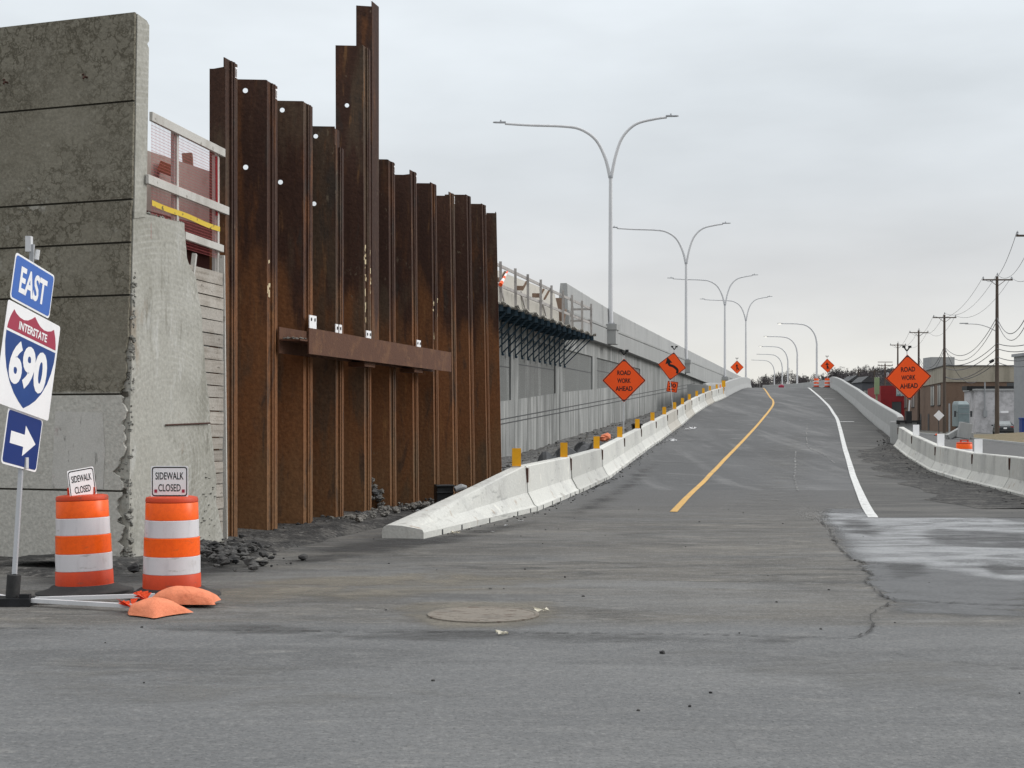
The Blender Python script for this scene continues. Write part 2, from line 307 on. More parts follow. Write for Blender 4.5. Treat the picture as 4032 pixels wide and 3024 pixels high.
PANELC = mat('panel_concrete', (.175, .18, .175), [
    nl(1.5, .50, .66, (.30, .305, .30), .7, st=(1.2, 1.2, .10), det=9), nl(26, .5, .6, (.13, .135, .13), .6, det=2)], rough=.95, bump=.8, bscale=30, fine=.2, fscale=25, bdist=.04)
FASC = mat('fascia_concrete', (.30, .305, .30), [nl(.9, .45, .68, (.36, .365, .36), .7, st=(1, 1, .3)), nl(3, .58, .72, (.20, .2, .2), .5, st=(1.4, 1.4, .1), det=8)], rough=.9, bump=.15, bscale=25, fine=.07)
OLDW = mat('aged_concrete', (.19, .175, .138), [
    nl(.5, .38, .66, (.225, .21, .168), .9), nl(2.2, .46, .70, (.16, .146, .112), .5, det=9),
    dict(kind='crack', scale=6.5, dist=.28, lo=.11, hi=.0, col=(.075, .066, .047), amt=.85, mask=(.55, .38, .50)),
    dict(kind='crack', scale=12, dist=.25, lo=.14, hi=.0, col=(.09, .08, .06), amt=.6, mask=(.8, .42, .54)),
    nl(9, .57, .72, (.28, .262, .215), .55, det=9),
    nl(1.6, .50, .66, (.225, .21, .17), .5, off=(4, 1, 8), det=9),
    dict(kind='axis', ax=2, scale=1.2, st=(1, 1, 1), wob=.10, lo=2.02, hi=1.96, col=(.50, .49, .45), amt=.88),
    nl(6, .60, .70, (.44, .43, .39), .55, off=(8, 1, 8), det=9, mask=(.5, .45, .6))],
    rough=.95, bump=.5, bscale=20, fine=.14, fscale=28, bdist=.02)
CUTC = mat('sawcut_concrete', (.375, .368, .33), [
    nl(.9, .42, .66, (.29, .283, .245), .85),
    dict(kind='wave', wt='RINGS', scale=4.5, dist=.5, det=3, lo=.62, hi=.95, col=(.45, .443, .41), amt=.42, off=(-.35, -.75, -1.1), mask=(1.6, .42, .6)),
    dict(kind='wave', wt='RINGS', scale=3.6, dist=.5, det=3, lo=.62, hi=.95, col=(.45, .443, .41), amt=.38, off=(-.30, -.65, -2.5), mask=(1.2, .45, .62)),
    nl(1.6, .54, .66, (.215, .208, .175), .6, st=(2.5, 2.5, .35), det=10, off=(8, 1, 1)),
    nl(4.5, .56, .68, (.17, .162, .135), .65, st=(1.5, 1.5, .7), det=10, mask=(1.3, .46, .6)),
    nl(1.1, .60, .70, (.22, .15, .09), .5, st=(1.6, 1.6, .5), off=(2,9,1)),
    nl(2.0, .58, .70, (.50, .50, .475), .6, st=(2, 2, .5), off=(12,9,1), det=9)],
    rough=.9, bump=.45, bscale=16, fine=.12, fscale=26)
BROKEN = mat('broken_concrete', (.19, .185, .165), [nl(7, .4, .65, (.34, .335, .31), .9, det=8), nl(12, .58, .68, (.07, .066, .06), .9, det=6)], rough=.95, bump=1, bscale=14, fine=.3, fscale=22, bdist=.08)
RUST = mat('rusty_steel', (.042, .0190, .0125), [
    nl(.9, .45, .7, (.062, .029, .018), .8, st=(2.4, 2.4, .25), det=8),
    nl(2.6, .56, .75, (.085, .042, .024), .5, st=(1.8, 1.8, .2), det=9),
    dict(kind='axis', ax=2, scale=1.3, st=(2.6, 2.6, .45), wob=3.4, lo=5.7, hi=4.9, col=(.172, .072, .027), amt=.82),
    nl(1.3, .52, .64, (.075, .050, .032), .8, st=(1.6, 1.6, .3), off=(5, 3, 1), det=10),
    dict(kind='axis', ax=2, scale=2.4, st=(2, 2, .5), wob=2.6, lo=3.3, hi=1.6, col=(.150, .092, .046), amt=.45),
    nl(1.8, .50, .64, (.165, .064, .022), .65, st=(1.5, 1.5, .3), off=(11, 3, 7), det=10, mask=(.4, .42, .56)),
    nl(4, .58, .70, (.26, .130, .050), .6, st=(2.5, 2.5, .25), det=10, mask=(.5, .4, .6)),
    nl(1.6, .56, .66, (.034, .029, .025), .6, st=(2.0, 2.0, .45), off=(9, 9, 9), det=11, dist=.6),
    nl(14, .62, .70, (.20, .16, .11), .5, st=(1, 1, .5), off=(1, 9, 9), det=6, mask=(.9, .5, .6))],
    rough=.78, metal=0, bump=.5, bscale=16, fine=.20, fscale=22, spec=.25, rnd=.16)
WALE = mat('rusty_beam', (.095, .042, .024), [nl(4, .45, .68, (.15, .072, .036), .8, det=9), nl(9, .58, .70, (.06, .028, .018), .7, det=8), nl(5, .62, .70, (.22, .125, .06), .6, off=(3,3,3), det=9)], rough=.8, fine=.12, bump=.3)
WOOD = mat('weathered_timber', (.33, .30, .265), [nl(3, .42, .66, (.22, .195, .165), .9, st=(.3, .3, 7)), nl(1.2, .45, .6, (.40, .375, .34), .7), nl(11, .62, .7, (.11, .095, .08), .8, st=(.6, .6, 2))], rough=.9, bump=.3, bscale=30, fine=.12, fscale=40, rnd=.15)
WOODW = mat('pale_timber', (.50, .485, .455), [nl(2.2, .45, .68, (.38, .36, .33), .9, st=(1, 1, .5)), nl(9, .62, .7, (.22, .2, .17), .8)], rough=.9, fine=.1)
WOODG = mat('grey_timber', (.37, .35, .335), [nl(3, .45, .66, (.25, .235, .225), .9)], rough=.9, fine=.1)
WOODB = mat('brown_plywood', (.22, .15, .11), [nl(3, .45, .66, (.15, .10, .075), .9)], rough=.9, fine=.15)
FORM = mat('form_board', (.42, .40, .36), [nl(1.2, .45, .66, (.40, .385, .345), .9), nl(5, .6, .7, (.2, .18, .15), .6, st=(1,1,.3))], rough=.9, fine=.1)
DKBLUE = mat('dark_blue_steel', (.022, .050, .075), [nl(4, .5, .7, (.04, .075, .105), .7)], rough=.55, spec=.4)
GALV = mat('galvanised_steel', (.60, .605, .62), [nl(2, .45, .7, (.52, .525, .54), .8, st=(1,1,.2))], rough=.5, metal=.0, fine=.04, spec=.5)
LAMPG = mat('lamp_housing', (.36, .37, .39), rough=.5, fine=.03)
ORANGE = mat('fluorescent_orange', (.98, .105, .012), [nl(2, .4, .7, (.92, .09, .012), .6)], rough=.5, fine=.02)
ORSH = mat('orange_sheeting', (.95, .125, .008), [nl(25, .45, .6, (.85, .10, .008), .5, det=2), nl(5, .62, .70, (.45, .10, .04), .6, st=(.6,.6,2.2), det=9)], rough=.35, fine=.04, fscale=90)
ORPL = mat('orange_plastic', (.60, .062, .018), [nl(2.5, .45, .7, (.46, .048, .018), .8), nl(7, .60, .68, (.28, .07, .04), .7, st=(1,1,2), det=9)], rough=.5, fine=.05)
WHSH = mat('white_sheeting', (.66, .64, .66), [nl(3, .5, .7, (.55, .53, .55), .7, st=(3,3,.6)), nl(6, .60, .68, (.33, .31, .30), .7, st=(.6,.6,2.2), det=9), nl(2, .6, .7, (.42, .40, .38), .6, off=(4,4,4), det=9)], rough=.35, fine=.03, fscale=90)
RUBBER = mat('black_rubber', (.030, .030, .031), [nl(4, .45, .7, (.055, .054, .052), .9)], rough=.8, fine=.15)
BLACK = mat('black_paint', (.012, .012, .013), rough=.5, fine=0)
BLK2 = mat('black_sheet_plastic', (.012, .013, .015), [nl(2, .5, .7, (.03, .032, .038), .8)], rough=.55, fine=.1)
SIGNW = mat('sign_white', (.86, .86, .87), [nl(2, .5, .8, (.68, .68, .70), .6)], rough=.4, fine=.02)
SIGNB = mat('sign_blue', (.014, .055, .225), [nl(3, .5, .7, (.018, .065, .25), .6)], rough=.35, fine=.03)
SIGNB2 = mat('sign_bright_blue', (.045, .135, .46), [nl(3, .5, .7, (.05, .15, .49), .6)], rough=.35, fine=.03)
SIGND = mat('sign_navy', (.008, .030, .17), rough=.35, fine=.03)
SIGNR = mat('sign_red', (.36, .038, .075), rough=.35, fine=.03)
DELY = mat('delineator_yellow', (.84, .41, .015), [nl(8, .5, .7, (.72, .35, .02), .6)], rough=.5, fine=.03)
BAG = mat('orange_sandbag', (.70, .225, .115), [nl(5, .45, .68, (.58, .165, .08), .8, det=9), nl(90, .5, .6, (.76, .27, .15), .4), nl(9, .60, .70, (.36, .13, .08), .5, off=(3,3,3), det=9)], rough=.75, bump=1, bscale=9, fine=.06, fscale=120, bdist=.03)
NETR = mat('red_netting', (.45, .10, .10), rough=.7, fine=.05)
TAPE = mat('yellow_caution_tape', (.60, .42, .03), [nl(10, .6, .66, (.08, .06, .02), .9, st=(1, 1, 1.2), det=3)], rough=.5, fine=.05)
BRICK = mat('brown_brick', (.165, .110, .080), [nl(.8, .45, .66, (.135, .09, .066), .8), nl(9, .5, .62, (.21, .15, .11), .5)], rough=.9, fine=.1)
TANP = mat('tan_cladding', (.34, .31, .25), [nl(.5, .45, .66, (.235, .215, .17), .8, st=(2,2,.3))], rough=.8, fine=.05, fscale=5)
WBRICK = mat('white_painted_brick', (.50, .49, .50), [nl(.9, .45, .64, (.33, .325, .33), .8), nl(3, .62, .70, (.17, .165, .17), .7, st=(.5, .5, 1.6), det=8)], rough=.9, fine=.06, fscale=5)
GLASS = mat('dark_glass', (.06, .065, .07), rough=.15, fine=0, spec=.6)
GLASSP = mat('curtained_glass', (.36, .36, .33), [nl(3, .5, .55, (.10, .10, .10), 1, st=(2, 2, .1), det=2)], rough=.3, fine=0)
POLEW = mat('creosote_pole', (.105, .083, .068), [nl(5, .45, .66, (.07, .055, .048), .9, st=(1, 1, .1))], rough=.95, fine=.1)
WIRE = mat('cable', (.10, .10, .11), rough=.7, fine=0)
REDB = mat('red_siding', (.26, .022, .026), [nl(1, .5, .7, (.20, .018, .022), .8)], rough=.8, fine=.05)
GREENB = mat('green_sign_panel', (.26, .33, .19), rough=.6, fine=.03)
GREYB = mat('grey_metal', (.30, .31, .32), [nl(2, .45, .7, (.25, .26, .27), .8)], rough=.6, fine=.05)
DARKM = mat('dark_metal', (.05, .052, .055), rough=.6, fine=.1)
CARP = mat('dark_green_car_paint', (.020, .028, .030), rough=.25, spec=.6, fine=0)
TAIL = mat('tail_light', (.30, .02, .02), rough=.3, fine=0)
TEAL = mat('grey_green_truck_paint', (.20, .25, .26), [nl(2, .45, .7, (.17, .21, .22), .8)], rough=.4, fine=.03)
TWIG = mat('bare_branches', (.085, .075, .080), [nl(.05, .4, .65, (.11, .10, .10), 1), nl(.4, .5, .62, (.040, .042, .038), .9)], rough=.95, fine=.2, fscale=3)
HILLM = mat('hillside', (.055, .052, .050), rough=.95, fine=.2, fscale=.5)
PAPER = mat('torn_paper', (.62, .58, .48), rough=.9, fine=.1)
MHOLE = mat('cast_iron_cover', (.185, .165, .140), [nl(2.5, .50, .68, (.13, .12, .105), .7), nl(8, .53, .62, (.10, .075, .058), .8, st=(.8, 2, 1), det=6)], rough=.9, fine=.15)
RUSTD = mat('dark_rust', (.065, .030, .022), fine=.2)
BLUEBIN = mat('blue_plastic', (.02, .05, .22), rough=.5, fine=.05)
BROCH = mat('chalk_paint', (.56, .46, .30), [nl(9, .5, .6, (.2, .12, .06), 1)], fine=.1)
LED = bpy.data.materials.new('lamp_glow'); LED.use_nodes = True
_b = LED.node_tree.nodes['Principled BSDF']; _b.inputs['Emission Color'].default_value = (1, .95, .80, 1); _b.inputs['Emission Strength'].default_value = 1.6

# ---------------------------------------------------------------- terrain functions
ZU = [(33,0),(38,.08),(44,.27),(50.9,.52),(60,.90),(69.5,1.32),(75.7,1.61),(81.9,1.92),(88.2,2.22),(100.6,2.80),(106.9,3.05),(113.1,3.32),(125,3.88),(140,4.52),(152,4.90),(165,5.08),(185,5.2),(300,5.4)]
XLT = [(19.5,-1.22),(25.5,.45),(31.6,1.5),(37.6,2.58),(43.8,3.65),(50,4.73),(56,5.85),(62,6.97),(68,8.1),(74,9.2),(80,10.3),(86,11.5),(92,12.7),(98,13.97),(104,15.3),(110,16.6),(115,17.6),(132,21.2),(150,25.0),(160,27.0),(172,28.8),(185,29.2),(200,27.5)]
XRT = [(26,10),(32,11),(38,12.1),(44,12.9),(50.5,14),(56.7,15.2),(62,16.5),(102,24.2),(135,30.3),(153,34.0),(165,36.2),(176,37.4),(186,37.2),(194,35.5),(200,33.0)]
CF = [(33,0),(44,-.34),(88,-.36),(108,-.18),(130,0),(300,0)]
def rampz(x, y):
    u = y+.187*x; xl = interp(XLT, y); xr = interp(XRT, y); t = (x-xl)/max(1, xr-xl)
    return (interp(ZU, u)+interp(CF, u)*min(1.1, max(-.1, t)))*sm((y-32)/8)
def G(sx, sy, dz=0):      # point of the road surface seen at (sx, sy)
    lo = 3.0; y = lo; prev = None
    while y < 190:
        x = (sx-2016)*y/F; z = 1.65+(1650-sy)*y/F; g = rampz(x, y)+dz
        if z <= g: return Vector((x, y, g))
        y += .05
    return Vector((x, y, g))
def wallx(y): return .224*y-12.2
WB = [(26,.02),(45,.03),(52.6,.08),(64.2,.64),(96.6,2.0),(118.9,3.1),(140,4.2),(160,4.8),(200,5)]

# ---------------------------------------------------------------- the setting
g = MB(); g.add([(-1500,-200,-.06),(1500,-200,-.06),(1500,2500,-.06),(-1500,2500,-.06)], [(0,1,2,3)])
struct(g, 'ground', GROUND, 'brownish flat ground beyond the roads')
g = MB()
nx, ny = 24, 12
for j in range(ny+1):
    for i in range(nx+1): g.v.append(Vector((-60+120*i/nx, -14+47*j/ny, 0)))
for j in range(ny):
    for i in range(nx): a = j*(nx+1)+i; g.f.append([a, a+1, a+nx+2, a+nx+1]); g.m.append(0)
struct(g, 'road', ASPH, 'dusty grey asphalt of the crossing street in the foreground')
g = MB(); ys = [33+1.5*i for i in range(112)]; n = 9
for y in ys:
    xl = interp(XLT, y)-.62; xr = interp(XRT, y)+.6
    for i in range(n): x = xl+(xr-xl)*i/(n-1); g.v.append(Vector((x, y, rampz(x, y))))
for j in range(len(ys)-1):
    for i in range(n-1): a = j*n+i; g.f.append([a, a+1, a+n+1, a+n]); g.m.append(0)
struct(g, 'ramp_road', RAMP, 'smooth grey asphalt of the ramp climbing to the crest', smooth=True, angle=60)
# frontage street on the right, kerb and verge
g = MB(); ys = [33, 45, 57, 62, 102, 135, 153, 200, 330]
for y in ys:
    g.v += [Vector((interp(XRT, y)+(.6 if y < 58 else -1.5) if y < 201 else 36, y, -.012)), Vector((.19*y+15.5, y, -.012))]
for j in range(len(ys)-1): g.f.append([2*j, 2*j+1, 2*j+3, 2*j+2]); g.m.append(0)
struct(g, 'side_street', ASPH, 'grey side street running beside the ramp on the right')
g = MB(); g.add([(60,-14,-.02),(80,-14,-.02),(120,330,-.02),(40,33,-.02),(86.7,330,-.02),(30.2,33,-.02)], [(5,0,1,2,4)])
struct(g, 'parking_lot', PAVE2, 'grey yard paving in front of the far buildings')
g = MB()
pts = [(.19*y+17.5, y) for y in range(40, 300, 10)]
g.sweep([(x-1.9, y) for x, y in pts], lambda i: [(-.09, -.03), (-.07, .12), (.09, .12), (.09, -.03)])
struct(g, 'kerb', PARA, 'concrete kerb along the side street')
g = MB(); vs = []; 
for j, y in enumerate([80+3.6*i for i in range(18)]):
    for i in range(7):
        x = .19*y+15.7+i*1.6; vs.append(Vector((x, y, .10+.62*sm(i/6)*sm((y-78)/12)*sm((142-y)/16)+.04*math.sin(y*3+i*5)))) 
g.v = vs
for j in range(17):
    for i in range(6): a = j*7+i; g.f.append([a, a+1, a+8, a+7]); g.m.append(0)
struct(g, 'grass_verge', GRASS, 'dry brown grass bank beside the side street', smooth=True)

# lighter pavement patches with a broken edge, at the right of the crossing
def ragged(pts, amp, step=14, seed=1):
    rnd = random.Random(seed); res = []
    for (x0, y0), (x1, y1) in zip(pts, pts[1:]):
        k = max(1, int(math.hypot(x1-x0, y1-y0)/step))
        for i in range(k): t = i/k; res.append((x0+(x1-x0)*t+rnd.uniform(-amp, amp), y0+(y1-y0)*t+rnd.uniform(-amp, amp)*.35))
    return res+[pts[-1]]
def softblot(name, m, poly, dz, label, fadew=.6, cell=.14, clip=None):
    w = [G(x, y, 0) for x, y in poly]; k = len(w); g = MB(); fd = []
    x0, x1 = min(p.x for p in w), max(p.x for p in w); y0, y1 = min(p.y for p in w), max(p.y for p in w)
    nx = max(4, int((x1-x0)/cell)); ny = max(4, int((y1-y0)/cell))
    for j in range(ny+1):
        for i in range(nx+1):
            x = x0+(x1-x0)*i/nx; y = y0+(y1-y0)*j/ny; ins = False; dm = 9
            for q in range(k):
                a, b = w[q], w[(q+1) % k]
                if (a.y > y) != (b.y > y) and x < (b.x-a.x)*(y-a.y)/(b.y-a.y)+a.x: ins = not ins
                dx, dy = b.x-a.x, b.y-a.y; t = max(0, min(1, ((x-a.x)*dx+(y-a.y)*dy)/(dx*dx+dy*dy+1e-9))); dm = min(dm, math.hypot(x-a.x-t*dx, y-a.y-t*dy))
            f = sm(dm/fadew) if ins else 0
            if clip and x < interp(clip, y): f = 0
            g.v.append(Vector((x, y, rampz(x, y)+dz))); fd.append(f)
    for j in range(ny):
        for i in range(nx):
            q = [j*(nx+1)+i, j*(nx+1)+i+1, (j+1)*(nx+1)+i+1, (j+1)*(nx+1)+i]
            if max(fd[v] for v in q) > 0: g.f.append(q); g.m.append(0)
    o = struct(g, name, m, label); at = o.data.attributes.new('fade', 'FLOAT', 'POINT'); at.data.foreach_set('value', fd); return o
edge = ragged([(3225,2050),(3262,2085),(3300,2150),(3350,2205),(3400,2215),(3385,2235),(3440,2265),(3405,2290),(3455,2335),(3475,2350),(3535,2365),(3470,2395),(3430,2430),(3440,2480),(3390,2510),(3340,2514)], 8, 9)
e3 = [G(x, y, .004) for x, y in edge]
clip = sorted([(p.y, p.x) for p in e3])
g = MB()
for i in range(len(e3)-1):
    a, b = e3[i], e3[i+1]; w = random.uniform(.004, .015)*(1.6 if random.random() < .15 else 1)
    g.add([a+Vector((-w,-w*.6,.012)), a+Vector((w,w*.6,.012)), b+Vector((w,w*.6,.012)), b+Vector((-w,-w*.6,.012))], [(0,1,2,3)])
cr = [G(x, y, .012) for x, y in ragged([(3535,2362),(3700,2370),(3850,2378),(4032,2384),(4150,2388)], 3, 18, 4)]
for i, (a, b) in enumerate(zip(cr, cr[1:])):
    w = .004+.010*abs(math.sin(i*.7)); g.add([a-Vector((0,w,0)), b-Vector((0,w,0)), b+Vector((0,w,0)), a+Vector((0,w,0))], [(0,1,2,3)])
struct(g, 'pavement_crack', CRACK, 'ragged dark crack in the pavement')
softblot('road_stain', S_BLUE, [(3150,2000),(3500,1995),(4200,2040),(4300,2300),(4300,2470),(3700,2450),(3380,2470),(3200,2300)], .003, 'bluish grey pavement right of the ragged crack', .9, .12, clip)
softblot('road_stain', S_WHITE, [(3150,2015),(3500,2012),(3900,2030),(4250,2070),(4300,2330),(3950,2310),(3700,2275),(3500,2235),(3250,2225)], .0045, 'soft whitish dust fading over the right pavement', .75, .10, clip)
softblot('road_stain', S_WHITE, [(3230,2020),(3600,2022),(3930,2050),(3930,2066),(3600,2044),(3230,2048)], .0050, 'thin white dusty rim along the far edge of the patch', .22, .06, clip)
for k, (pl, fw) in enumerate((([(3230,2048),(3330,2040),(3450,2046),(3540,2090),(3500,2135),(3400,2125),(3290,2100)], .45), ([(3530,2100),(3660,2072),(3820,2085),(4150,2100),(4150,2180),(3900,2165),(3740,2158),(3600,2138)], .5), ([(3800,2225),(3940,2218),(4120,2240),(4090,2275),(3880,2268)], .22), ([(3420,2215),(3700,2220),(3720,2270),(3500,2300),(3440,2260)], .3))):
    softblot('road_stain', S_PUD, pl, .0060+.0005*k, ['left dark damp stain within the white dust', 'wide dark damp stain within the white dust at the right edge', 'small dark damp stain low in the white dust', 'dark worn strip just right of the ragged crack'][k], fw, .09)
softblot('road_stain', S_TAN, [(500,2330),(1000,2250),(1700,2230),(2400,2230),(2500,2300),(1900,2370),(1300,2420),(600,2420)], .0032, 'pale dust smeared over the asphalt left of the manhole', 1.2)
softblot('road_stain', S_TAN, [(1450,2400),(1600,2360),(2250,2360),(2300,2440),(2100,2500),(1650,2490)], .0036, 'pale dust round the manhole cover', .35, .06)
softblot('road_stain', S_PALE, [(2540,2110),(2600,2040),(2680,2040),(2660,2130),(2600,2180)], .0034, 'pale patch under the end of the yellow line', .5)
softblot('road_stain', S_PALE, [(2300,2540),(2900,2520),(3600,2560),(4200,2600),(4200,2800),(3300,2760),(2600,2680)], .0034, 'pale bloom on the right of the foreground asphalt', .7, .1)
softblot('road_stain', S_PALE, [(-100,2560),(700,2560),(1500,2620),(2100,2740),(1400,2860),(500,2820),(-100,2780)], .0038, 'pale bloom on the left of the foreground asphalt', .7, .1)
softblot('road_stain', S_BAND, [(250,2440),(700,2440),(1300,2460),(2400,2480),(3300,2500),(3200,2560),(2400,2550),(1500,2540),(600,2500)], .0042, 'faint dark band along the seam of the foreground', .35, .08)
softblot('road_stain', S_DARK, [(-100,2220),(300,2215),(900,2220),(1250,2130),(1700,2090),(2150,2030),(2250,2060),(1900,2150),(1400,2230),(950,2290),(600,2350),(-100,2330)], .0046, 'darker asphalt along the foot of the wall, piles and barrier nose', 1.1)
softblot('road_stain', S_DARK, [(2150,2020),(2450,1850),(2600,1800),(2640,1830),(2450,2000),(2250,2090)], .0068, 'darker asphalt beside the near left barriers', 1.0, .2)
softblot('road_stain', S_PALE, [(2680,2060),(2900,1780),(3060,1700),(3240,1700),(3400,2000),(3200,2080)], .0072, 'pale tyre polished lane between the yellow and white lines', 1.6, .2)
g = MB(); rr_ = random.Random(17)
def ragline(pts, w0, w1, dz, seed, step=26):
    q = [G(x, y, dz) for x, y in ragged(pts, 4, step, seed)]
    for i in range(len(q)-1):
        if rr_.random() < .16: continue
        w = rr_.uniform(w0, w1); g.add([q[i]-Vector((0,w,0)), q[i+1]-Vector((0,w,0)), q[i+1]+Vector((0,w*.8,0)), q[i]+Vector((0,w*.8,0))], [(0,1,2,3)])
ragline([(-60,2472),(700,2478),(1400,2486),(2300,2492),(2900,2500),(3340,2512)], .003, .012, .0075, 31)
ragline([(3320,2545),(3700,2600),(4100,2640)], .003, .007, .0075, 32, 40)
struct(g, 'pavement_crack', gappy(mat('seam_tar', (.04,.039,.038), fine=.3), 3, .40, .50), 'broken dark seam running across the foreground asphalt')
# dark shoulder right of the white edge line
WL = [(3438,2040),(3400,1975),(3352,1850),(3325,1760),(3308,1690),(3296,1650),(3280,1625),(3262,1598),(3232,1568),(3200,1540),(3182,1527)]
wl3 = [G(x, y, 0) for x, y in WL]
def spline(pts, per=6):
    res = []
    for i in range(len(pts)-1):
        p0 = pts[max(0, i-1)]; p1 = pts[i]; p2 = pts[i+1]; p3 = pts[min(len(pts)-1, i+2)]
        for k in range(per):
            t = k/per; res.append(.5*((2*p1)+(p2-p0)*t+(2*p0-5*p1+4*p2-p3)*t*t+(3*p1-p0-3*p2+p3)*t**3))
    return res+[pts[-1]]
wls = spline(wl3)
g = MB(); n = 8
for p in wls:
    xr = interp(XRT, p.y)+.3
    for i in range(n): x = p.x+(xr-p.x)*i/(n-1); g.v.append(Vector((x, p.y, rampz(x, p.y)+.006)))
for j in range(len(wls)-1):
    for i in range(n-1): a = j*n+i; g.f.append([a, a+1, a+n+1, a+n]); g.m.append(0)
struct(g, 'road_shoulder', SHOULDER, 'dark stained shoulder between white line and right barrier')
def ribbon(pts, w, dz, name, m, label):
    g = MB(); o = 0
    for i, p in enumerate(pts):
        d = (pts[min(i+1, len(pts)-1)]-pts[max(0, i-1)]).normalized(); rt = Vector((d.y, -d.x, 0)).normalized()
        for s in (-1, 1): q = p+rt*s*w/2*random.uniform(.96, 1.04); g.v.append(Vector((q.x, q.y, rampz(q.x, q.y)+dz)))
    for i in range(len(pts)-1): g.f.append([2*i, 2*i+1, 2*i+3, 2*i+2]); g.m.append(0)
    return struct(g, name, m, label)
ribbon(wls, .17, .012, 'road_marking', WHITEP, 'white edge line curving up the ramp')
YL = [(2652,2017),(2750,1917),(2843,1821),(2918,1744),(2985,1671),(3033,1612),(3045,1590),(3042,1574),(3030,1561),(3006,1529)]
ribbon(spline([G(x, y, 0) for x, y in YL]), .13, .009, 'road_marking', YELLOW, 'yellow line bending sharply on the ramp')
for a, b, lb in (((3308,1661),(3363,1661),'near short white cross line on the shoulder'), ((3246,1570),(3288,1572),'far short white cross line on the shoulder')):
    p, q = G(*a), G(*b); g = MB()
    g.add([Vector((v.x, v.y+dy, rampz(v.x, v.y+dy)+.016)) for v, dy in ((p,-.15),(q,-.15),(q,.15),(p,.15))], [(0,1,2,3)])
    struct(g, 'road_marking', WHITEP, lb)
SEAL = gappy(mat('crack_seal', (.19, .19, .187), fine=.15), 2.5, .42, .56)
for k, pl in enumerate(([(3182,1668),(3174,1700),(3178,1735),(3176,1755),(3195,1772),(3215,1778),(3245,1792),(3270,1812),(3290,1826)], [(3135,1778),(3130,1810),(3132,1850),(3127,1880),(3142,1935)])):
    ribbon([G(x, y, 0) for x, y in ragged(pl, 1.6, 10, 40+k)], .05, .014+.001*k, 'crack_sealing', SEAL, ['long pale sealed crack winding down the ramp', 'straight pale sealed crack on the ramp'][k])
# dirt beside the right barriers
g = MB(); rows = []
for i in range(44):
    y = 26+i*1.0; xr = interp(XRT, y); w = 1.7*sm((60-y)/10)*(.6+.5*noise.noise(Vector((y*.4, 0, 0)))+.3)+.2
    rows.append([(xr-w, y, rampz(xr-w, y)+.010), (xr-w*.5, y, rampz(xr-w*.5, y)+.022), (xr+.1, y, rampz(xr, y)+.035)])
for r_ in rows: g.v += [Vector(q) for q in r_]
for j in range(len(rows)-1):
    for i in range(2): a = j*3+i; g.f.append([a, a+1, a+4, a+3]); g.m.append(0)
struct(g, 'dirt_strip', DIRT, 'dark dirt swept along the right barriers')
# gravel between the retaining wall and the barriers
g = MB(); n = 12; ys = [29+.75*i for i in range(110)]
for y in ys:
    x0 = wallx(y) - .2; x1 = interp(XLT, y)-.35; z0 = interp(WB, y); z1 = rampz(x1, y)
    for i in range(n):
        t = i/(n-1); x = x0+(x1-x0)*t; bmp = .16*noise.noise(Vector((x*.9, y*.7, 0)))+.06*noise.noise(Vector((x*3, y*3, 4)))
        g.v.append(Vector((x, y, z0+(z1-z0)*sm(t*1.1)+bmp*min(1, 4*(1-t))+.04)))
for j in range(len(ys)-1):
    for i in range(n-1): a = j*n+i; g.f.append([a, a+1, a+n+1, a+n]); g.m.append(0)
struct(g, 'gravel_bank', GRAVEL, 'grey gravel between the retaining wall and the barriers')
# dark asphalt and soil at the foot of the sheet piles and old wall
PR = 1.324; D = .42; FL = .40; SLN = .14
TD = Vector((.24, .971, 0)).normalized(); ON = Vector((TD.y, -TD.x, 0)); W0 = Vector((-3.638, 18.85, 0))-TD*FL-ON*D
def W(t, o): return W0+TD*t+ON*o
g = MB(); rows = []
foot = [(-9.0,16.4),(-6,15.9),(-4.45,15.3),(-3.9,16.2),(-3.5,17.0),(-3.3,18.2),(-3.0,19.5),(-2.45,21.7),(-1.9,23.9),(-1.35,26.1),(-.8,28.3)]
for i in range(60):
    t = i/59*10; k = int(min(9, t)); fx, fy = [foot[k][c]+(foot[k+1][c]-foot[k][c])*(t-k) for c in (0, 1)]
    out_ = Vector((.2, -1, 0)).normalized() if k < 2 else ON
    amp = .55 if 2 <= t < 8 else .22
    rows.append([Vector((fx, fy, 0))+out_*d+Vector((0, 0, h*(.6+.8*abs(noise.noise(Vector((fx*1.7, fy*1.7, d*3))))))) for d, h in ((-1.2,.16*amp/.55),(-.3,.14*amp/.55),(.1,.10*amp/.55),(.35,.05),((.70 if k < 4 else .5)+.2*noise.noise(Vector((t*2,0,0))),-.01))])
for r_ in rows: g.v += r_
for j in range(59):
    for i in range(4): a = j*5+i; g.f.append([a, a+1, a+6, a+5]); g.m.append(0)
struct(g, 'soil_bank', DIRT, 'dark soil heaped along the foot of the rusty sheet piles', smooth=True)
rnd = random.Random(3)
g = MB()
for _ in range(1500):
    t = rnd.random()**.8*11.0-.5; d = rnd.gauss(.66, .22); p = W0+TD*t+ON*d; 
    if t > 3 and d > 1.0: continue
    r_ = rnd.choice((.008,.012,.012,.016,.02,.03,.05)); g.rock((p.x, p.y, max(.0, .10-.12*(d-.3))+r_*.2), r_, rnd.uniform(.5, .9))
for _ in range(300):
    x = rnd.gauss(-3.55, .42); y = rnd.gauss(16.3, .6)
    if x < -4.7 or x-.34/.94*(y-15.9) < -4.2: continue
    r_ = rnd.choice((.012,.02,.03,.045,.07)); g.rock((x, y, .02+r_*.4+max(0, .16-.25*abs(x+3.5))), r_, rnd.uniform(.5, .9))
for _ in range(60):
    x = rnd.gauss(-3.38, .15); y = rnd.gauss(17.2, .5); g.rock((x, y, .07), rnd.choice((.03,.04,.05,.07,.10)), .6)
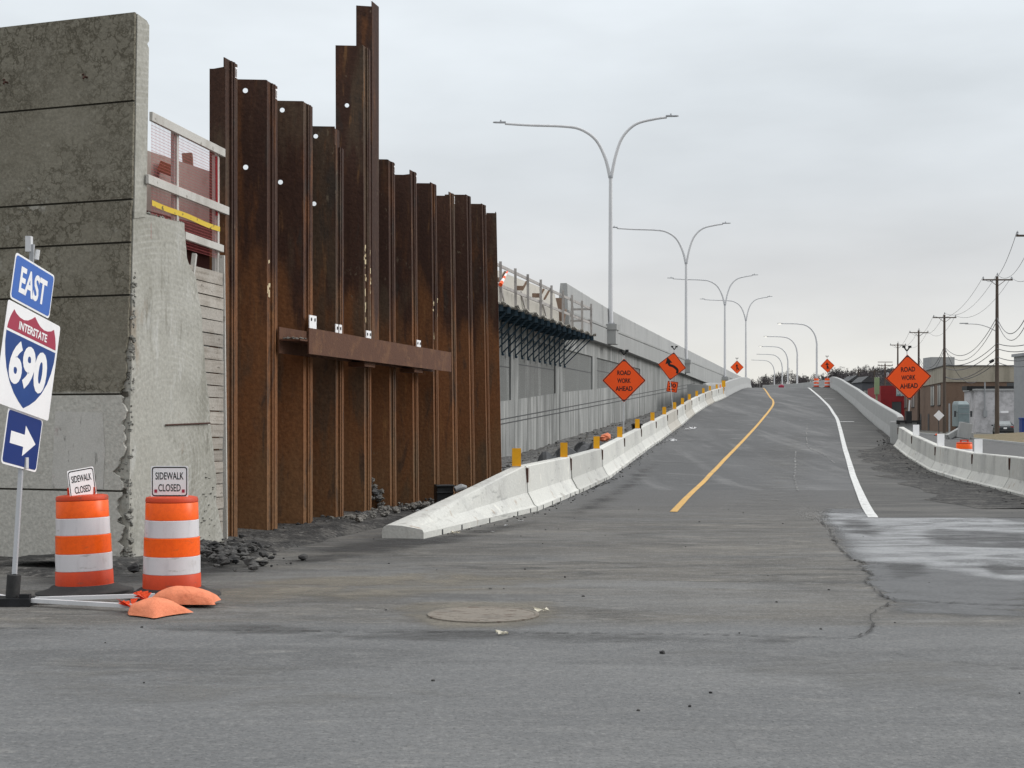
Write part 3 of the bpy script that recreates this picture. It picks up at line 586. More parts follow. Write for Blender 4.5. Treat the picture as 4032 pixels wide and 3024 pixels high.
stuff(g, 'rubble', ROCKM, 'dark broken asphalt and stones along the foot of the sheet piles', 'rubble')
g = MB()
for _ in range(130):
    t = rnd.uniform(3.5, 8.0); d = rnd.gauss(.72, .16); p = W0+TD*t+ON*d; g.rock((p.x, p.y, .12), rnd.choice((.02,.03,.05,.07)), .7)
for _ in range(60):
    t = rnd.uniform(5.7, 6.6); h_ = rnd.random(); p = W0+TD*t+ON*(.42-.35*h_+rnd.gauss(0,.05)); g.rock((p.x, p.y, .05+.6*h_), rnd.choice((.03,.05,.07)), .8)
stuff(g, 'rubble', ROCKL, 'pale stones lying against the rusty sheet piles near the barrier nose', 'rubble')
g = MB()
for _ in range(700):
    y = rnd.uniform(30, 95); x = wallx(y)+rnd.random()*(interp(XLT, y)-.7-wallx(y)); z0 = interp(WB, y); z1 = rampz(interp(XLT, y)-.35, y); t = (x-wallx(y))/(interp(XLT, y)-.35-wallx(y))
    g.rock((x, y, z0+(z1-z0)*sm(t*1.1)+.06), rnd.uniform(.03, .12), .6)
stuff(g, 'rubble', ROCKL, 'loose grey stones on the gravel behind the left barriers', 'gravel')
g = MB()
for _ in range(260):
    y = rnd.uniform(27, 62); x = interp(XRT, y)-abs(rnd.gauss(.12, .28)); g.rock((x, y, rampz(x, y)+.03), rnd.choice((.015,.02,.03,.05)), .6)
for _ in range(240):
    y = rnd.uniform(20.3, 70); x = interp(XLT, y)+abs(rnd.gauss(.02, .14)); g.rock((x, y, rampz(x, y)+.008), rnd.choice((.012,.016,.022,.03)), .6)
for _ in range(70):
    x = rnd.uniform(-4, 9); y = rnd.uniform(8, 26); g.rock((x, y, .005), rnd.choice((.008,.010,.014,.02)), .6)
stuff(g, 'loose_grit', ROCKM, 'small stones and grit swept against the barrier feet and over the asphalt', 'grit')

# ---------------------------------------------------------------- old concrete wall, cut off on the right
A = Vector((.94, -.34, 0)).normalized(); B = Vector((.34, .94, 0)).normalized(); C0 = Vector((-4.22, 15.9, 0))
def face_pt(a, z, n=0): return C0+A*(a-.018*(6.2-z))+B*n+Vector((0, 0, z))
root = thing('retaining_wall', 'aged grooved concrete wall at the left with sawn end face', 'wall', (-4.3, 15.9, 0))
joints = [5.21, 4.11, 3.63, 3.04, 1.93, .84]
bands = [(-.1, joints[5]), (joints[5], joints[4]), (joints[4], joints[3]), (joints[3], joints[2]), (joints[2], joints[1]), (joints[1], joints[0]), (joints[0], 6.2)]
g = MB(); rr = random.Random(11)
for z0, z1 in bands:
    zz0 = z0+.011; zz1 = z1-.011 if z1 < 6.1 else z1
    rag = .0
    n = 36 if z0 < 3.6 else 4; zs = [zz0+(zz1-zz0)*i/n for i in range(n+1)]
    cols = [-9, -3, -1]+([-.16] if z0 < 3 else [])
    xs = []
    for z in zs:
        e = (-.015-(abs(noise.noise(Vector((z*2.3, 2, 0))))*.26+abs(noise.noise(Vector((z*9, 5, 0))))*.12+abs(noise.noise(Vector((z*31, 8, 0))))*.05)*sm((3.4-z)/2.8)-.012*rr.random()*sm((4-z)/2)) if z < 4 else 0
        xs.append(e)
    o = len(g.v)
    for z, e in zip(zs, xs):
        g.v += [face_pt(-9, z), face_pt(-2, z), face_pt(e, z), face_pt(e, z, .035), face_pt(-9, z, .035)]
    for i in range(n):
        for q in range(4): a = o+i*5+q; g.f.append([a, a+1, a+6, a+5]); g.m.append(0)
    g.f.append([o, o+4, o+3, o+2, o+1]); g.m.append(0); t = o+n*5; g.f.append([t, t+1, t+2, t+3, t+4]); g.m.append(0)
g.build('wall_face', OLDW, root)
JOINTM = mat('joint_filler', (.07, .064, .052), fine=.2)
for z in joints:
    g = MB(); g.add([face_pt(-9, z-.03, .030), face_pt(-.03, z-.03, .030), face_pt(-.03, z+.03, .030), face_pt(-9, z+.03, .030)], [(0,1,2,3)]); g.build('joint', JOINTM, root)
g = MB()     # body behind the face, its sawn end section towards the road
def sec(z):   # right-hand edge of the sawn face
    return interp([(-.1,2.12),(0,2.08),(.4,1.96),(1.35,1.76),(2.35,1.56),(3.0,1.45),(3.4,1.33),(3.5,1.13),(4.0,1.06)], z)+.02*noise.noise(Vector((z*4, 0, 0)))
zs = [-.1+4.08*i/40 for i in range(41)]; m = 8
for end, off in ((0, 0), (1, -6)):
    for z in zs:
        s_ = sec(z)
        for i in range(m+1):
            s = .04+(s_-.04)*i/m
            p = face_pt(off, z, s); 
            if end == 0: p += A*.014*noise.noise(Vector((s*2.5, z*2.5, 0)))-A*(.10*max(0, noise.noise(Vector((s*5+3, z*4, 2)))-.25)*sm((1.6-z)/1.2))
            g.v.append(p)
q = m+1; T = 41*q
for j in range(40):
    for i in range(m): a = j*q+i; g.f.append([a, a+1, a+q+1, a+q]); g.m.append(0)
    a = j*q+m; g.f.append([a, T+a, T+a+q, a+q]); g.m.append(0)
    a = j*q; g.f.append([a, a+q, T+a+q, T+a]); g.m.append(0)
for i in range(m): a = 40*q+i; g.f.append([a, a+1, T+a+1, T+a]); g.m.append(0)
g.build('sawn_face', CUTC, root, smooth=True)
g = MB(); 
pr = [(.04,3.9),(.27,3.95),(.27,5.86),(.235,5.9),(.27,5.94),(.27,6.12),(.22,6.16),(.04,6.19)]
for off in (0, -9):
    for s, z in pr: g.v.append(face_pt(off+(.012 if off == 0 else 0), z, s))
k = len(pr); g.f = [list(range(k))]+[[i, i+k, (i+1) % k+k, (i+1) % k] for i in range(k)]+[list(range(k, 2*k))[::-1]]; g.m = [0]*len(g.f)
g.build('upper_wall', CUTC, root)
# broken edge between face and sawn end
g = MB(); rr = random.Random(5)
for i in range(360):
    z = rr.random()**1.5*3.3; sp = .30*sm((2.6-z)/2.0)+.03
    a = -rr.random()*sp*(.5 if z > .9 else .9); s = .0+rr.random()*.05
    r_ = rr.uniform(.01, .035)*(1+1.0*sm((1.5-z)/1.5)); g.rock(face_pt(a, z, s+.045), r_, .9)
for i in range(26):
    s = .25+.8*rr.random(); g.rock(face_pt(-.03, 4.0-.03*s+.01, s), rr.uniform(.012, .03), .9)
for i in range(40):
    s = 1.5+.4*rr.random(); z = rr.random()*1.1; g.rock(face_pt(-.005, z, min(s, sec(z)-.02)), rr.uniform(.01, .03), .4)
g.build('broken_edge', BROKEN, root)
# rust bolts in the wall
for a, z in ((-.62,5.52),(-1.72,5.55),(-2.78,5.58)):
    g = MB(); g.tube([face_pt(a, z, .05), face_pt(a, z, -.05), face_pt(a, z-.03, -.07)], .012, 6)
    g.tube([face_pt(a-.045, z+.05, .02), face_pt(a-.05, z+.03, -.02)], .010, 6); g.build('rusty_bolt', RUSTD, root)
# pale patch on the lower face, rebar and saw line
g = MB(); g.add([face_pt(-1.02, .86, -.004), face_pt(-.32, .86, -.004), face_pt(-.30, 1.3, -.004), face_pt(-.34, 1.72, -.004), face_pt(-.98, 1.74, -.004)], [(0,1,2,3,4)]); 
PATCHM = mat('repair_mortar', (.50, .49, .46), [nl(3, .45, .68, (.43, .42, .39), .8), nl(7, .62, .7, (.16, .155, .14), .7, st=(2,2,.6)), nl(2.2, .62, .70, (.30, .20, .19), .5, off=(5,5,5))], fine=.1)
g.build('mortar_patch', PATCHM, root)
g = MB(); g.tube([face_pt(.015, 1.58, .72), face_pt(.02, 1.60, 1.66)], .011, 6)
g.build('rebar', RUSTD, root)

# ---------------------------------------------------------------- timber lagging, post and fence behind the sawn wall
root = thing('timber_lagging', 'weathered timber boards stacked between the sawn wall and rusty piles', 'lagging', (-3.75, 18.0, 0))
rr = random.Random(2)
la, lb = C0+B*.95+A*-.20, Vector((-3.735, 18.22, 0)); ld = (lb-la).normalized()
z = .0
while z < 3.55:
    h = rr.uniform(.135, .17)
    g = MB(); g.bar(la+Vector((0,0,z+h/2+.01*rr.random())), lb+Vector((0,0,z+h/2+.012*rr.random()-.035*z*.3)), .06+.03*rr.random(), h-.012)
    g.build('board', WOOD, root); z += h+.004
g = MB(); g.bar(Vector((-3.70,18.28,-.1)), Vector((-3.735,18.26,3.75)), .09, .05, (0,1,0)); g.build('board', WOODW, root)
g = MB(); g.bar(Vector((-3.98,17.35,2.75)), Vector((-3.90,17.48,3.68)), .07, .05, (1,0,0)); g.build('brace', WOODW, root)
root = thing('timber_fence', 'pale timber guard rail with red netting and yellow tape above the lagging', 'fence', (-4.0, 17.2, 3.7))
fa, fb = Vector((-4.20, 16.0, 0)), Vector((-3.76, 18.36, 0)); fd = (fb-fa).normalized()
for z, ex, st in ((5.10, .0, .22), (4.37, .13, .12), (3.86, -.05, 1.15)):
    g = MB(); o = Vector((.045, -.01, 0)); g.bar(fa+fd*st+o+Vector((0,0,z)), fb+fd*ex+o+Vector((0,0,z-.02)), .04, .105 if z > 4 else .09); g.build('rail', WOODW, root, bevel=.004)
for t, z0, z1 in ((1.02, 3.75, 5.16), (2.28, 2.6, 5.08)):
    g = MB(); p = fa+fd*t; g.bar(p+Vector((0,0,z0)), p+Vector((0,0,z1)), .045, .09, (0,1,0)); g.build('post', WOODW, root, bevel=.004)
    g = MB(); p = fa+fd*(t-.05)-Vector((.02,0,0)); g.bar(p+Vector((0,0,z0)), p+Vector((0,0,z1-.06)), .04, .05, (0,1,0)); g.build('post', WOODG, root)
g = MB(); x0, x1 = .28, 2.33; off = Vector((.018, 0, 0)); z0, z1 = 3.72, 5.05
t = x0
while t < x1: g.bar(fa+fd*t+off+Vector((0,0,z0)), fa+fd*(t+.01)+off+Vector((0,0,z1)), .0022, .0022); t += .036
z = z0
while z < z1: g.bar(fa+fd*x0+off+Vector((0,0,z)), fa+fd*x1+off+Vector((0,0,z-.01)), .0025, .0025); z += .036
g.build('netting', NETR, root)
g = MB(); g.tube([fa+fd*2.22+Vector((.02,0,4.25)), fa+fd*2.20+Vector((.02,0,5.0))], .014, 6); g.build('rolled_net_edge', mat('dark_red_net', (.30,.02,.025), fine=.1), root)
g = MB(); n = 20; o = Vector((.03, 0, 0))
for i in range(n+1):
    t = .28+2.02*i/n; sg = 4.13+.006*math.cos(t*5)-.02*t
    g.v += [fa+fd*t+o+Vector((0,0,sg-.032)), fa+fd*t+o+Vector((0,0,sg+.032))]
for i in range(n): g.f.append([2*i, 2*i+2, 2*i+3, 2*i+1]); g.m.append(0)
g.build('caution_tape', TAPE, root)
# what stands behind the netting
pa, pb = Vector((-6.35, 19.75, 0)), Vector((-4.78, 24.8, 0))
rt = thing('concrete_parapet', 'reddish grey parapet seen through the netting beside the sawn wall', 'parapet', (-5.5, 22, 3.4))
g = MB(); g.bar(pa+Vector((0,0,5.28)), pb+Vector((0,0,5.28)), .3, .95); g.build('wall', mat('pinkish_parapet', (.33,.27,.24), [nl(3, .5, .7, (.26, .20, .17), .7)], fine=.1), rt)  # parapet of pinkish brown concrete
g = MB(); g.bar(pa+Vector((.12,-.05,4.62)), pb+Vector((.12,-.05,4.62)), .4, .34); g.bar(pa+Vector((.05,0,4.0)), pb+Vector((.05,0,4.0)), .3, .9); g.build('beam', mat('dark_red_beam', (.10,.035,.028), fine=.2), rt)
def tb(x0, y0, x1, y1, Y, w, label, m, nm='timber_block', cat='timber'):
    a = P(x0, y0, Y); b_ = P(x1, y1, Y); g = MB(); g.bar(a, b_, .16, w, (0, 1, 0)); one(g, nm, m, label, cat, (a+b_)/2)
TIMO = mat('orange_timber', (.24,.085,.04), fine=.2)
tb(630, 655, 690, 678, 22.0, .17, 'orange brown timber block seen through the netting, left one', TIMO)
tb(737, 604, 742, 670, 23.3, .09, 'upright stake seen against the sky through the netting', WOODB, 'timber_stake', 'stake')
tb(780, 680, 794, 725, 23.5, .13, 'slanting brown timber block seen through the netting, right one', TIMO)

# ---------------------------------------------------------------- sheet pile wall
def web_face(g, p0, p1, z0, z1, holes, th, back):     # flat strip with round holes punched through
    p0 = Vector(p0); p1 = Vector(p1); w = (p1-p0).length; d = (p1-p0)/w; nrm = Vector((d.y, -d.x, 0))
    for side, off in ((0, 0), (1, th)):
        def Q(x, z): return p0+d*x-nrm*off+Vector((0, 0, z))
        zz = z0
        def quad(a, b, za, zb):
            i = len(g.v); g.v += [Q(a, za), Q(b, za), Q(b, zb), Q(a, zb)]; g.f.append([i, i+1, i+2, i+3] if not side else [i+3, i+2, i+1, i]); g.m.append(0)
        for hx, hz, hr in sorted(holes, key=lambda h: h[1]):
            h = hr*1.6; quad(0, w, zz, hz-h); zz = hz+h
            n = 16; o = len(g.v)
            for j in range(n):
                a = 2*math.pi*j/n; g.v.append(Q(hx+hr*math.cos(a), hz+hr*math.sin(a)))
            for j in range(n):
                a = 2*math.pi*j/n; c, s_ = math.cos(a), math.sin(a); k = 1/max(abs(c), abs(s_))
                c *= k; s_ *= k
                x = hx+(c*(w-hx) if c > 0 else c*hx); g.v.append(Q(min(w, max(0, x)), hz+s_*h))
            for j in range(n):
                q = [o+j, o+n+j, o+n+(j+1) % n, o+(j+1) % n]; g.f.append(q if side else q[::-1]); g.m.append(0)
        quad(0, w, zz, z1)
    i = len(g.v); g.v += [p0+Vector((0,0,z1)), p1+Vector((0,0,z1)), p1-nrm*th+Vector((0,0,z1)), p0-nrm*th+Vector((0,0,z1))]; g.f.append([i, i+1, i+2, i+3]); g.m.append(0)
root = thing('sheet_pile_wall', 'row of tall dark rusty interlocked steel sheet piles', 'pile wall', (-2.5, 23, 0))
KW = [270,314,398,498,180,627,688,721,770,766,802,838]      # sight heights of web and flange tops
KF = [240,328,410,580,188,636,675,723,760,770,805,838]
HOL = {1: [(.36,356),(.37,658)], 2: [(.33,433),(.27,717)], 3: [(.33,536),(.27,802)], 4: [(.42,414)], 5: [(.27,657),(.25,897)]}
def zat(sy, y): return 1.65+(1650-sy)*y/F
def leanit(g, k):
    q = .026*max(0, k-3)/8
    g.v = [v-ON*q*max(0, v.z-1) for v in g.v]
def t_at(sx, o):      # position along the wall where an offset line is seen
    k = (sx-2016)/F; b = W0+ON*o; return (k*b.y-b.x)/(TD.x-k*TD.y)
ZF = []
for k in range(12):
    g = MB(); t0 = k*PR
    z1, z2 = zat(KW[k], W(t0, D).y), zat(KF[k], W(t0+.2, D).y)
    z1 += .0; ZF.append(z2)
    wl_ = math.hypot(SLN, D); hs = [(x*wl_, zat(sy, W(t0-.06, D*.7).y), .036) for x, sy in HOL.get(k, [])]
    if k > 0: web_face(g, W(t0-PR+FL+SLN, 0), W(t0-SLN, 0), -.3, min(z1, ZF[k-1]), [], .012, 0)
    web_face(g, W(t0-SLN, 0) if k else W(-.04, D-.19), W(t0, D), -.3, z1, hs, .012, 0)
    if k == 3:
        web_face(g, W(t0, D), W(t0+.20, D), -.3, zat(505, W(t0, D).y), [], .012, 0); web_face(g, W(t0+.20, D), W(t0+FL, D), -.3, z2, [], .012, 0)
    elif k == 11: web_face(g, W(t0, D), W(t0+.05, D), -.3, z2, [], .012, 0)
    else: web_face(g, W(t0, D), W(t0+FL, D), -.3, z2, [], .012, 0)
    if k < 11: web_face(g, W(t0+FL, D), W(t0+FL+SLN, 0), -.3, z2, [], .012, 0)
    # interlock ribs on the outer flange
    if k < 11:
        for tt, oo in ((t0+.18, D+.014), (t0+.24, D+.02)):
            g.bar(W(tt, oo)+Vector((0,0,-.3)), W(tt, oo)+Vector((0,0,z2-.01)), .028, .04, (TD.x, TD.y, 0))
    g.bar(W(t0+.01, D+.004)+Vector((0,0,-.3)), W(t0+.01, D+.004)+Vector((0,0,min(z1,z2))), .02, .02, (TD.x, TD.y, 0))
    leanit(g, k)
    ob = g.build('sheet_pile', RUST, root)
    if k == 4: ob['label'] = 'sheet pile standing well above its neighbours'
g = MB(); ta_, tb_ = t_at(1465, D-.02), t_at(1492, D-.02); yy = W(ta_, D).y
web_face(g, W(ta_-.12, .16), W(ta_, D-.02), 3, zat(25, yy), [(.13, zat(58, yy), .036)], .012, 0); web_face(g, W(ta_, D-.02), W(tb_, D-.02), 3, zat(4, yy), [], .012, 0); web_face(g, W(tb_, D-.02), W(tb_+.05, .02), 3, zat(4, yy), [], .012, 0)
o = g.build('sheet_pile', RUST, root); o['label'] = 'narrow sheet pile reaching highest of all'
# paint tags on the pile tops and yellow chalk marks
for k in (0, 1, 5, 6, 8, 10):
    z = ZF[k]-.19; g = MB(); g.add([W(k*PR+.27, D+.005)+Vector((0,0,z)), W(k*PR+.39, D+.005)+Vector((0,0,z)), W(k*PR+.39, D+.005)+Vector((0,0,z+.15)), W(k*PR+.27, D+.005)+Vector((0,0,z+.13))], [(0,1,2,3)])
    for j in range(3): g.add([W(k*PR+.28+j*.035, D+.008)+Vector((0,0,z+.01)), W(k*PR+.295+j*.035, D+.008)+Vector((0,0,z+.01)), W(k*PR+.295+j*.035, D+.008)+Vector((0,0,z+.12)), W(k*PR+.28+j*.035, D+.008)+Vector((0,0,z+.12))], [(0,1,2,3)])
    leanit(g, k); g.m = [0]+[1]*3; g.build('paper_tag', [SIGNW, RUSTD], root)
rr = random.Random(4)
for k, za, zb in ((1, 3.35, 3.85), (4, 3.20, 3.6), (4, 3.70, 4.05), (4, 4.1, 4.5), (7, 3.65, 4.0), (7, 3.2, 3.26)):
    g = MB(); z = za
    while z < zb:
        a = rr.choice((.03, .07, .27, .29)); w = rr.uniform(.03, .10); h = rr.uniform(.03, .14)
        for sg in ((a, a+w),):
            oo = D+.006; g.add([W(k*PR+sg[0], oo)+Vector((0,0,z)), W(k*PR+sg[1], oo)+Vector((0,0,z+rr.uniform(-.02,.02))), W(k*PR+sg[1], oo)+Vector((0,0,z+h)), W(k*PR+sg[0], oo)+Vector((0,0,z+h*.8))], [(0,1,2,3)])
        z += rr.uniform(.04, .10)
    leanit(g, k); g.build('paint_mark', BROCH, root)
# wale beam
OW = D+.40; ta, tb = t_at(1217, OW), t_at(1777, OW)
root = thing('steel_beam', 'rusty steel H beam bolted across the sheet piles', 'beam', W(ta, OW)+Vector((0,0,2.55)))
zl_, zr_ = zat(1342, W(ta, OW).y), zat(1426, W(tb, OW).y)
def wz(t): return zl_+(t-ta)/(tb-ta)*(zr_-zl_)
def bb(name, t0, t1, o0, o1, z0, z1, m=WALE, par=None):
    g = MB(); 
    for t in (t0, t1):
        for o_, z_ in ((o0, z0), (o1, z0), (o1, z1), (o0, z1)): g.v.append(W(t, o_)+Vector((0, 0, wz(t)+z_)))
    g.f = [[0,1,2,3],[7,6,5,4],[0,4,5,1],[1,5,6,2],[2,6,7,3],[3,7,4,0]]; g.m = [0]*6
    return g.build(name, m, par or root)
bb('flange', ta, tb, OW-.02, OW, -.185, .185)
bb('flange', ta-.28, tb, D+.045, D+.065, -.185, .185)
bb('web', ta-.28, tb, D+.066, OW-.021, -.01, .01)
for t in (ta+2.6, ta+5.2): bb('support_plate', t, t+.5, D+.02, OW-.1, -.26, -.19, WALE)
g = MB(); rr = random.Random(9)
for i in range(30): g.rock(W(ta-.26+.24*rr.random(), D+.1+.25*rr.random())+Vector((0,0,wz(ta)+.03)), rr.uniform(.02,.04), .6)
o = g.build('debris', ROCKL, root)
for i, (t, wd, h, lb) in enumerate(((t_at(1226, D+.08), .30, .26, 'largest white bracket plate, at the left end of the rusty beam'), (t_at(1328, D+.08), .26, .20, 'split white bracket plate, second from the left on the rusty beam'), (t_at(1446, D+.08), .26, .19, 'white bracket plate, third from the left on the rusty beam'), (t_at(1644, D+.08), .26, .19, 'small white bracket plate at the right end of the rusty beam'))):
    rt = thing('bracket_plate', lb, 'bracket', W(t, D+.1)+Vector((0,0,2.9)), 'white bracket plates on the beam'); g = MB()
    zb_ = wz(t)+.10; h += .07; top = zb_+h; wd *= .92
    if i == 1:
        for s in (-.08, .08):
            g.box(W(t+s, D+.10)+Vector((0,0,zb_+h/2)), (.012, .115, h), Matrix.Rotation(-math.atan2(TD.x, TD.y), 3, 'Z'))
    else: g.box(W(t, D+.10)+Vector((0,0,zb_+h/2)), (.014, wd, h), Matrix.Rotation(-math.atan2(TD.x, TD.y), 3, 'Z'))
    g.build('plate', SIGNW, rt)
    for s in (-.07, .07):
        g = MB(); g.box(W(t+s, D+.11)+Vector((0,0,top-.06)), (.012, .03, .045), Matrix.Rotation(-math.atan2(TD.x, TD.y), 3, 'Z')); g.build('slot', BLACK, rt)

# ---------------------------------------------------------------- long retaining wall with parapet, corbels and pilasters
WD = Vector((.224, 1, 0)).normalized(); WN = Vector((WD.y, -WD.x, 0))
def WP(y, o, z): p = Vector((wallx(y), y, 0))+WN*o; p.z = z; return p
root = thing('retaining_wall', 'long panelled grey concrete wall carrying the elevated highway', 'wall', (5, 78, 0))
def qstrip(g, ya, yb, o, zb0, zb1, zt0, zt1):
    g.add([WP(ya, o, zb0), WP(yb, o, zb1), WP(yb, o, zt1), WP(ya, o, zt0)], [(0,1,2,3)])
def soff(y): return interp([(40,5.6),(81,5.6),(98,5.46),(133,5.14),(210,4.9)], y)
def pbot(y): return interp([(40,1.75),(55.6,2.43),(64.8,2.87),(73,3.17),(110,4.75)], y)
def ptop(y): return min(4.86, soff(y)-.62)
bays = [(45.5,54.3),(55.6,63.1),(64.8,72.9),(74.2,82.2),(83.4,91.2)]
gw = MB(); gp = MB()
def seg(g, ya, yb, o, zb, zt):
    n = max(1, int((yb-ya)/4))
    for i in range(n):
        a = ya+(yb-ya)*i/n; b = ya+(yb-ya)*(i+1)/n; qstrip(g, a, b, o, zb(a), zb(b), zt(a), zt(b))
edges = [40]+[v for b in bays for v in b]+[200]
low = lambda y: -.2
for i in range(0, len(edges)-1):
    a, b = edges[i], edges[i+1]
    if i % 2 == 1:      # a bay
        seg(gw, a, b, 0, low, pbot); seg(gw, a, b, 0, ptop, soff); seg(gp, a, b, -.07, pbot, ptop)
        for y in (a, b): gw.add([WP(y, 0, pbot(y)), WP(y, -.07, pbot(y)), WP(y, -.07, ptop(y)), WP(y, 0, ptop(y))], [(0,1,2,3)])
        gw.add([WP(a, 0, pbot(a)), WP(b, 0, pbot(b)), WP(b, -.07, pbot(b)), WP(a, -.07, pbot(a))], [(0,1,2,3)]); gw.add([WP(a, 0, ptop(a)), WP(b, 0, ptop(b)), WP(b, -.07, ptop(b)), WP(a, -.07, ptop(a))], [(0,1,2,3)])
        # seam through the panel
        gs = MB(); s0, s1 = (pbot(a)+ptop(a))/2+.15, (pbot(b)+ptop(b))/2
        gs.add([WP(a, -.066, s0-.02), WP(b, -.066, s1-.02), WP(b, -.066, s1+.02), WP(a, -.066, s0+.02)], [(0,1,2,3)]); gs.build('panel_seam', DARKM, root)
    else: seg(gw, a, b, 0, low, soff)
gw.add([WP(40, 0, -.2), WP(40, -8, -.2), WP(40, -8, 5.6), WP(40, 0, 5.6)], [(0,1,2,3)])
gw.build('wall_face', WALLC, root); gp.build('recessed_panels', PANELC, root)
g = MB()     # narrow joints between the bays
for y in (54.95, 64.0, 73.5, 82.8, 92, 101, 110, 119): g.add([WP(y-.02, .004, -.1), WP(y+.02, .004, -.1), WP(y+.02, .004, soff(y)), WP(y-.02, .004, soff(y))], [(0,1,2,3)])
for dz in (0, -.17):
    for i in range(20):
        a = 48+4*i; b = a+4; f = lambda y: 1.62+(y-52.4)*.0428+dz*(1+(y-52)*.008); g.add([WP(a, .005, f(a)-.022), WP(b, .005, f(b)-.022), WP(b, .005, f(b)+.022), WP(a, .005, f(a)+.022)], [(0,1,2,3)])
g.build('groove', DARKM, root)
g = MB(); ysf = [64.3+4*i for i in range(36)]
def ptopz(y): return interp([(60,7.85),(64,7.8),(78,7.55),(122,7.42),(185,7.3),(210,7.3)], y)
def fascp(i):
    y = ysf[i]; s = soff(y); return [(.02, s), (.38, s), (.38, 6.38), (.33, 6.42), (.38, 6.46), (.38, 6.56), (-.3, 6.56), (-.3, s)]
g.sweep([(wallx(y), y) for y in ysf], fascp); g.build('fascia', FASC, root)
g = MB()
g.sweep([(wallx(y), y) for y in ysf], lambda i: [(.33, 6.55), (.30, ptopz(ysf[i])-.04), (.26, ptopz(ysf[i])), (-.02, ptopz(ysf[i])), (-.14, 6.55)]); g.build('parapet', PARA, root)
g = MB()
for y in [68+6.1*i for i in range(20)]:
    g.add([WP(y-.015, .345, 6.57), WP(y+.015, .345, 6.57), WP(y+.015, .345-.02, ptopz(y)), WP(y-.015, .345-.02, ptopz(y))], [(0,1,2,3)])
g.build('parapet_joint', DARKM, root)
g = MB(); g.sweep([(wallx(y), y) for y in [40+8*i for i in range(25)]], lambda i: [(-.3, 6.2), (-.3, 6.5), (-14, 6.5), (-14, 6.2)]); g.build('deck', FASC, root)

# unfinished stretch: new parapet in forms, overhang brackets and guard rail
g = MB(); ysn = [46+2*i for i in range(9)]
g.sweep([(wallx(y), y) for y in ysn], lambda i: [(.38, 5.62), (.36, 6.3), (.16, 6.96+.012*(ysn[i]-46)), (-.1, 6.96+.012*(ysn[i]-46)), (-.2, 5.62)])
g.build('new_parapet', FORM, root)
g = MB(); g.box(WP(63.2, .12, 6.35), (.5, .12, 1.35)); g.bar(WP(62.4, .45, 5.7), WP(63.2, .45, 6.5), .05, .1); g.build('bulkhead', WOODB, root)
root = thing('overhang_formwork', 'timber deck and pale boards on dark blue steel brackets hung from the wall', 'formwork', WP(56, .8, 5.3))
rr = random.Random(12)
for i in range(17):
    y = 47.0+1.115*i; g = MB()
    a, b, c = WP(y, .05, 4.08), WP(y, .05, 5.30), WP(y, 1.38, 5.36)
    g.bar(a, b, .05, .05, (0,1,0)); g.bar(b, c, .06, .13); g.bar(a, WP(y, 1.32, 5.3), .05, .05, (0,1,0)); g.bar(WP(y, .6, 5.3), WP(y, .08, 4.6), .035, .035, (0,1,0))
    g.box(WP(y, 1.35, 5.30), (.12, .10, .20)); g.tube([WP(y-.06, .09, 4.04), WP(y+.06, .09, 4.04)], .05, 8)
    g.build('bracket', DKBLUE, root)
g = MB()
for i in range(60): y = 46.6+.31*i; g.bar(WP(y, .1, 5.44), WP(y, 1.30+.25*rr.random(), 5.44), .09, .04)
for i in range(12): y = 47.3+1.6*i; g.bar(WP(y-.6, 1.45+.15*rr.random(), 5.48), WP(y+.9, 1.30, 5.48), .14, .04)
g.build('joists', FORM, root)
g = MB()
for o in (.35, .75, 1.15): g.bar(WP(46.5, o, 5.38), WP(65, o, 5.38), .05, .09)
g.build('stringers', DKBLUE, root)
g = MB(); g.bar(WP(46.5, .75, 5.49), WP(65.0, .75, 5.49), 1.15, .03); g.build('deck', FORM, root)
root = thing('guard_rail', 'grey timber guard rail along the formwork deck high on the wall', 'railing', WP(56, 1.3, 5.5))
for y in (47.0,49.2,51.2,53.4,55.4,57.8,59.9,62.3,64.6):
    g = MB(); g.bar(WP(y, 1.34, 5.40), WP(y+rr.uniform(-.03,.03), 1.34+rr.uniform(-.02,.02), 6.80+.06*rr.random()), .09, .09, (0,1,0)); g.build('post', WOODG, root)
for z in (6.70, 6.05):
    g = MB(); g.bar(WP(45.5, 1.28, z), WP(55.5, 1.28, z-.02), .04, .10); g.bar(WP(55.4, 1.24, z-.02), WP(64.8, 1.28, z-.05), .04, .10); g.build('rail', WOODG, root)
for y in (64.6,): g = MB(); g.bar(WP(y, .5, 5.5), WP(y, .5, 6.75), .07, .07, (0,1,0)); g.bar(WP(y, .4, 6.62), WP(y, 1.4, 6.62), .04, .09); g.bar(WP(y, .4, 6.1), WP(y, 1.4, 6.1), .04, .09); g.build('rail', WOODG, root)
g = MB()
for i in range(5): a = WP(46.6+.10*i*2, 1.42, 6.02+.09*i*1.2); g.cur = i % 2; g.tube([a, WP(46.8+.10*i*2, 1.42, 6.02+.09*(i+1)*1.2)], [.07-.01*i, .06-.01*i], 8)
one(g, 'traffic_cone', [ORANGE, SIGNW], 'orange and white cone lying on the formwork deck by the sheet piles', 'cone', WP(47, 1.4, 5.9))
rt = thing('form_braces', 'brown timber braces and blocks on the new parapet forms', 'timber', WP(54, .6, 6.3))
for i in range(3): g = MB(); g.box(WP(49.2+3.1*i, .75, 6.45), (.3, .12, .16), Matrix.Rotation(.3, 3, 'Z')); g.build('block', WOODB, rt)
for y in (50.6, 54.2, 57.4, 58.4): g = MB(); g.bar(WP(y, .45, 6.55), WP(y+.1, .62, 6.9), .12, .06); g.build('peg', WOODB, rt)
for y in (51.5, 55, 59): g = MB(); g.bar(WP(y, .5, 5.55), WP(y-.7, .38, 6.5), .05, .08); g.build('brace', WOODG, rt)

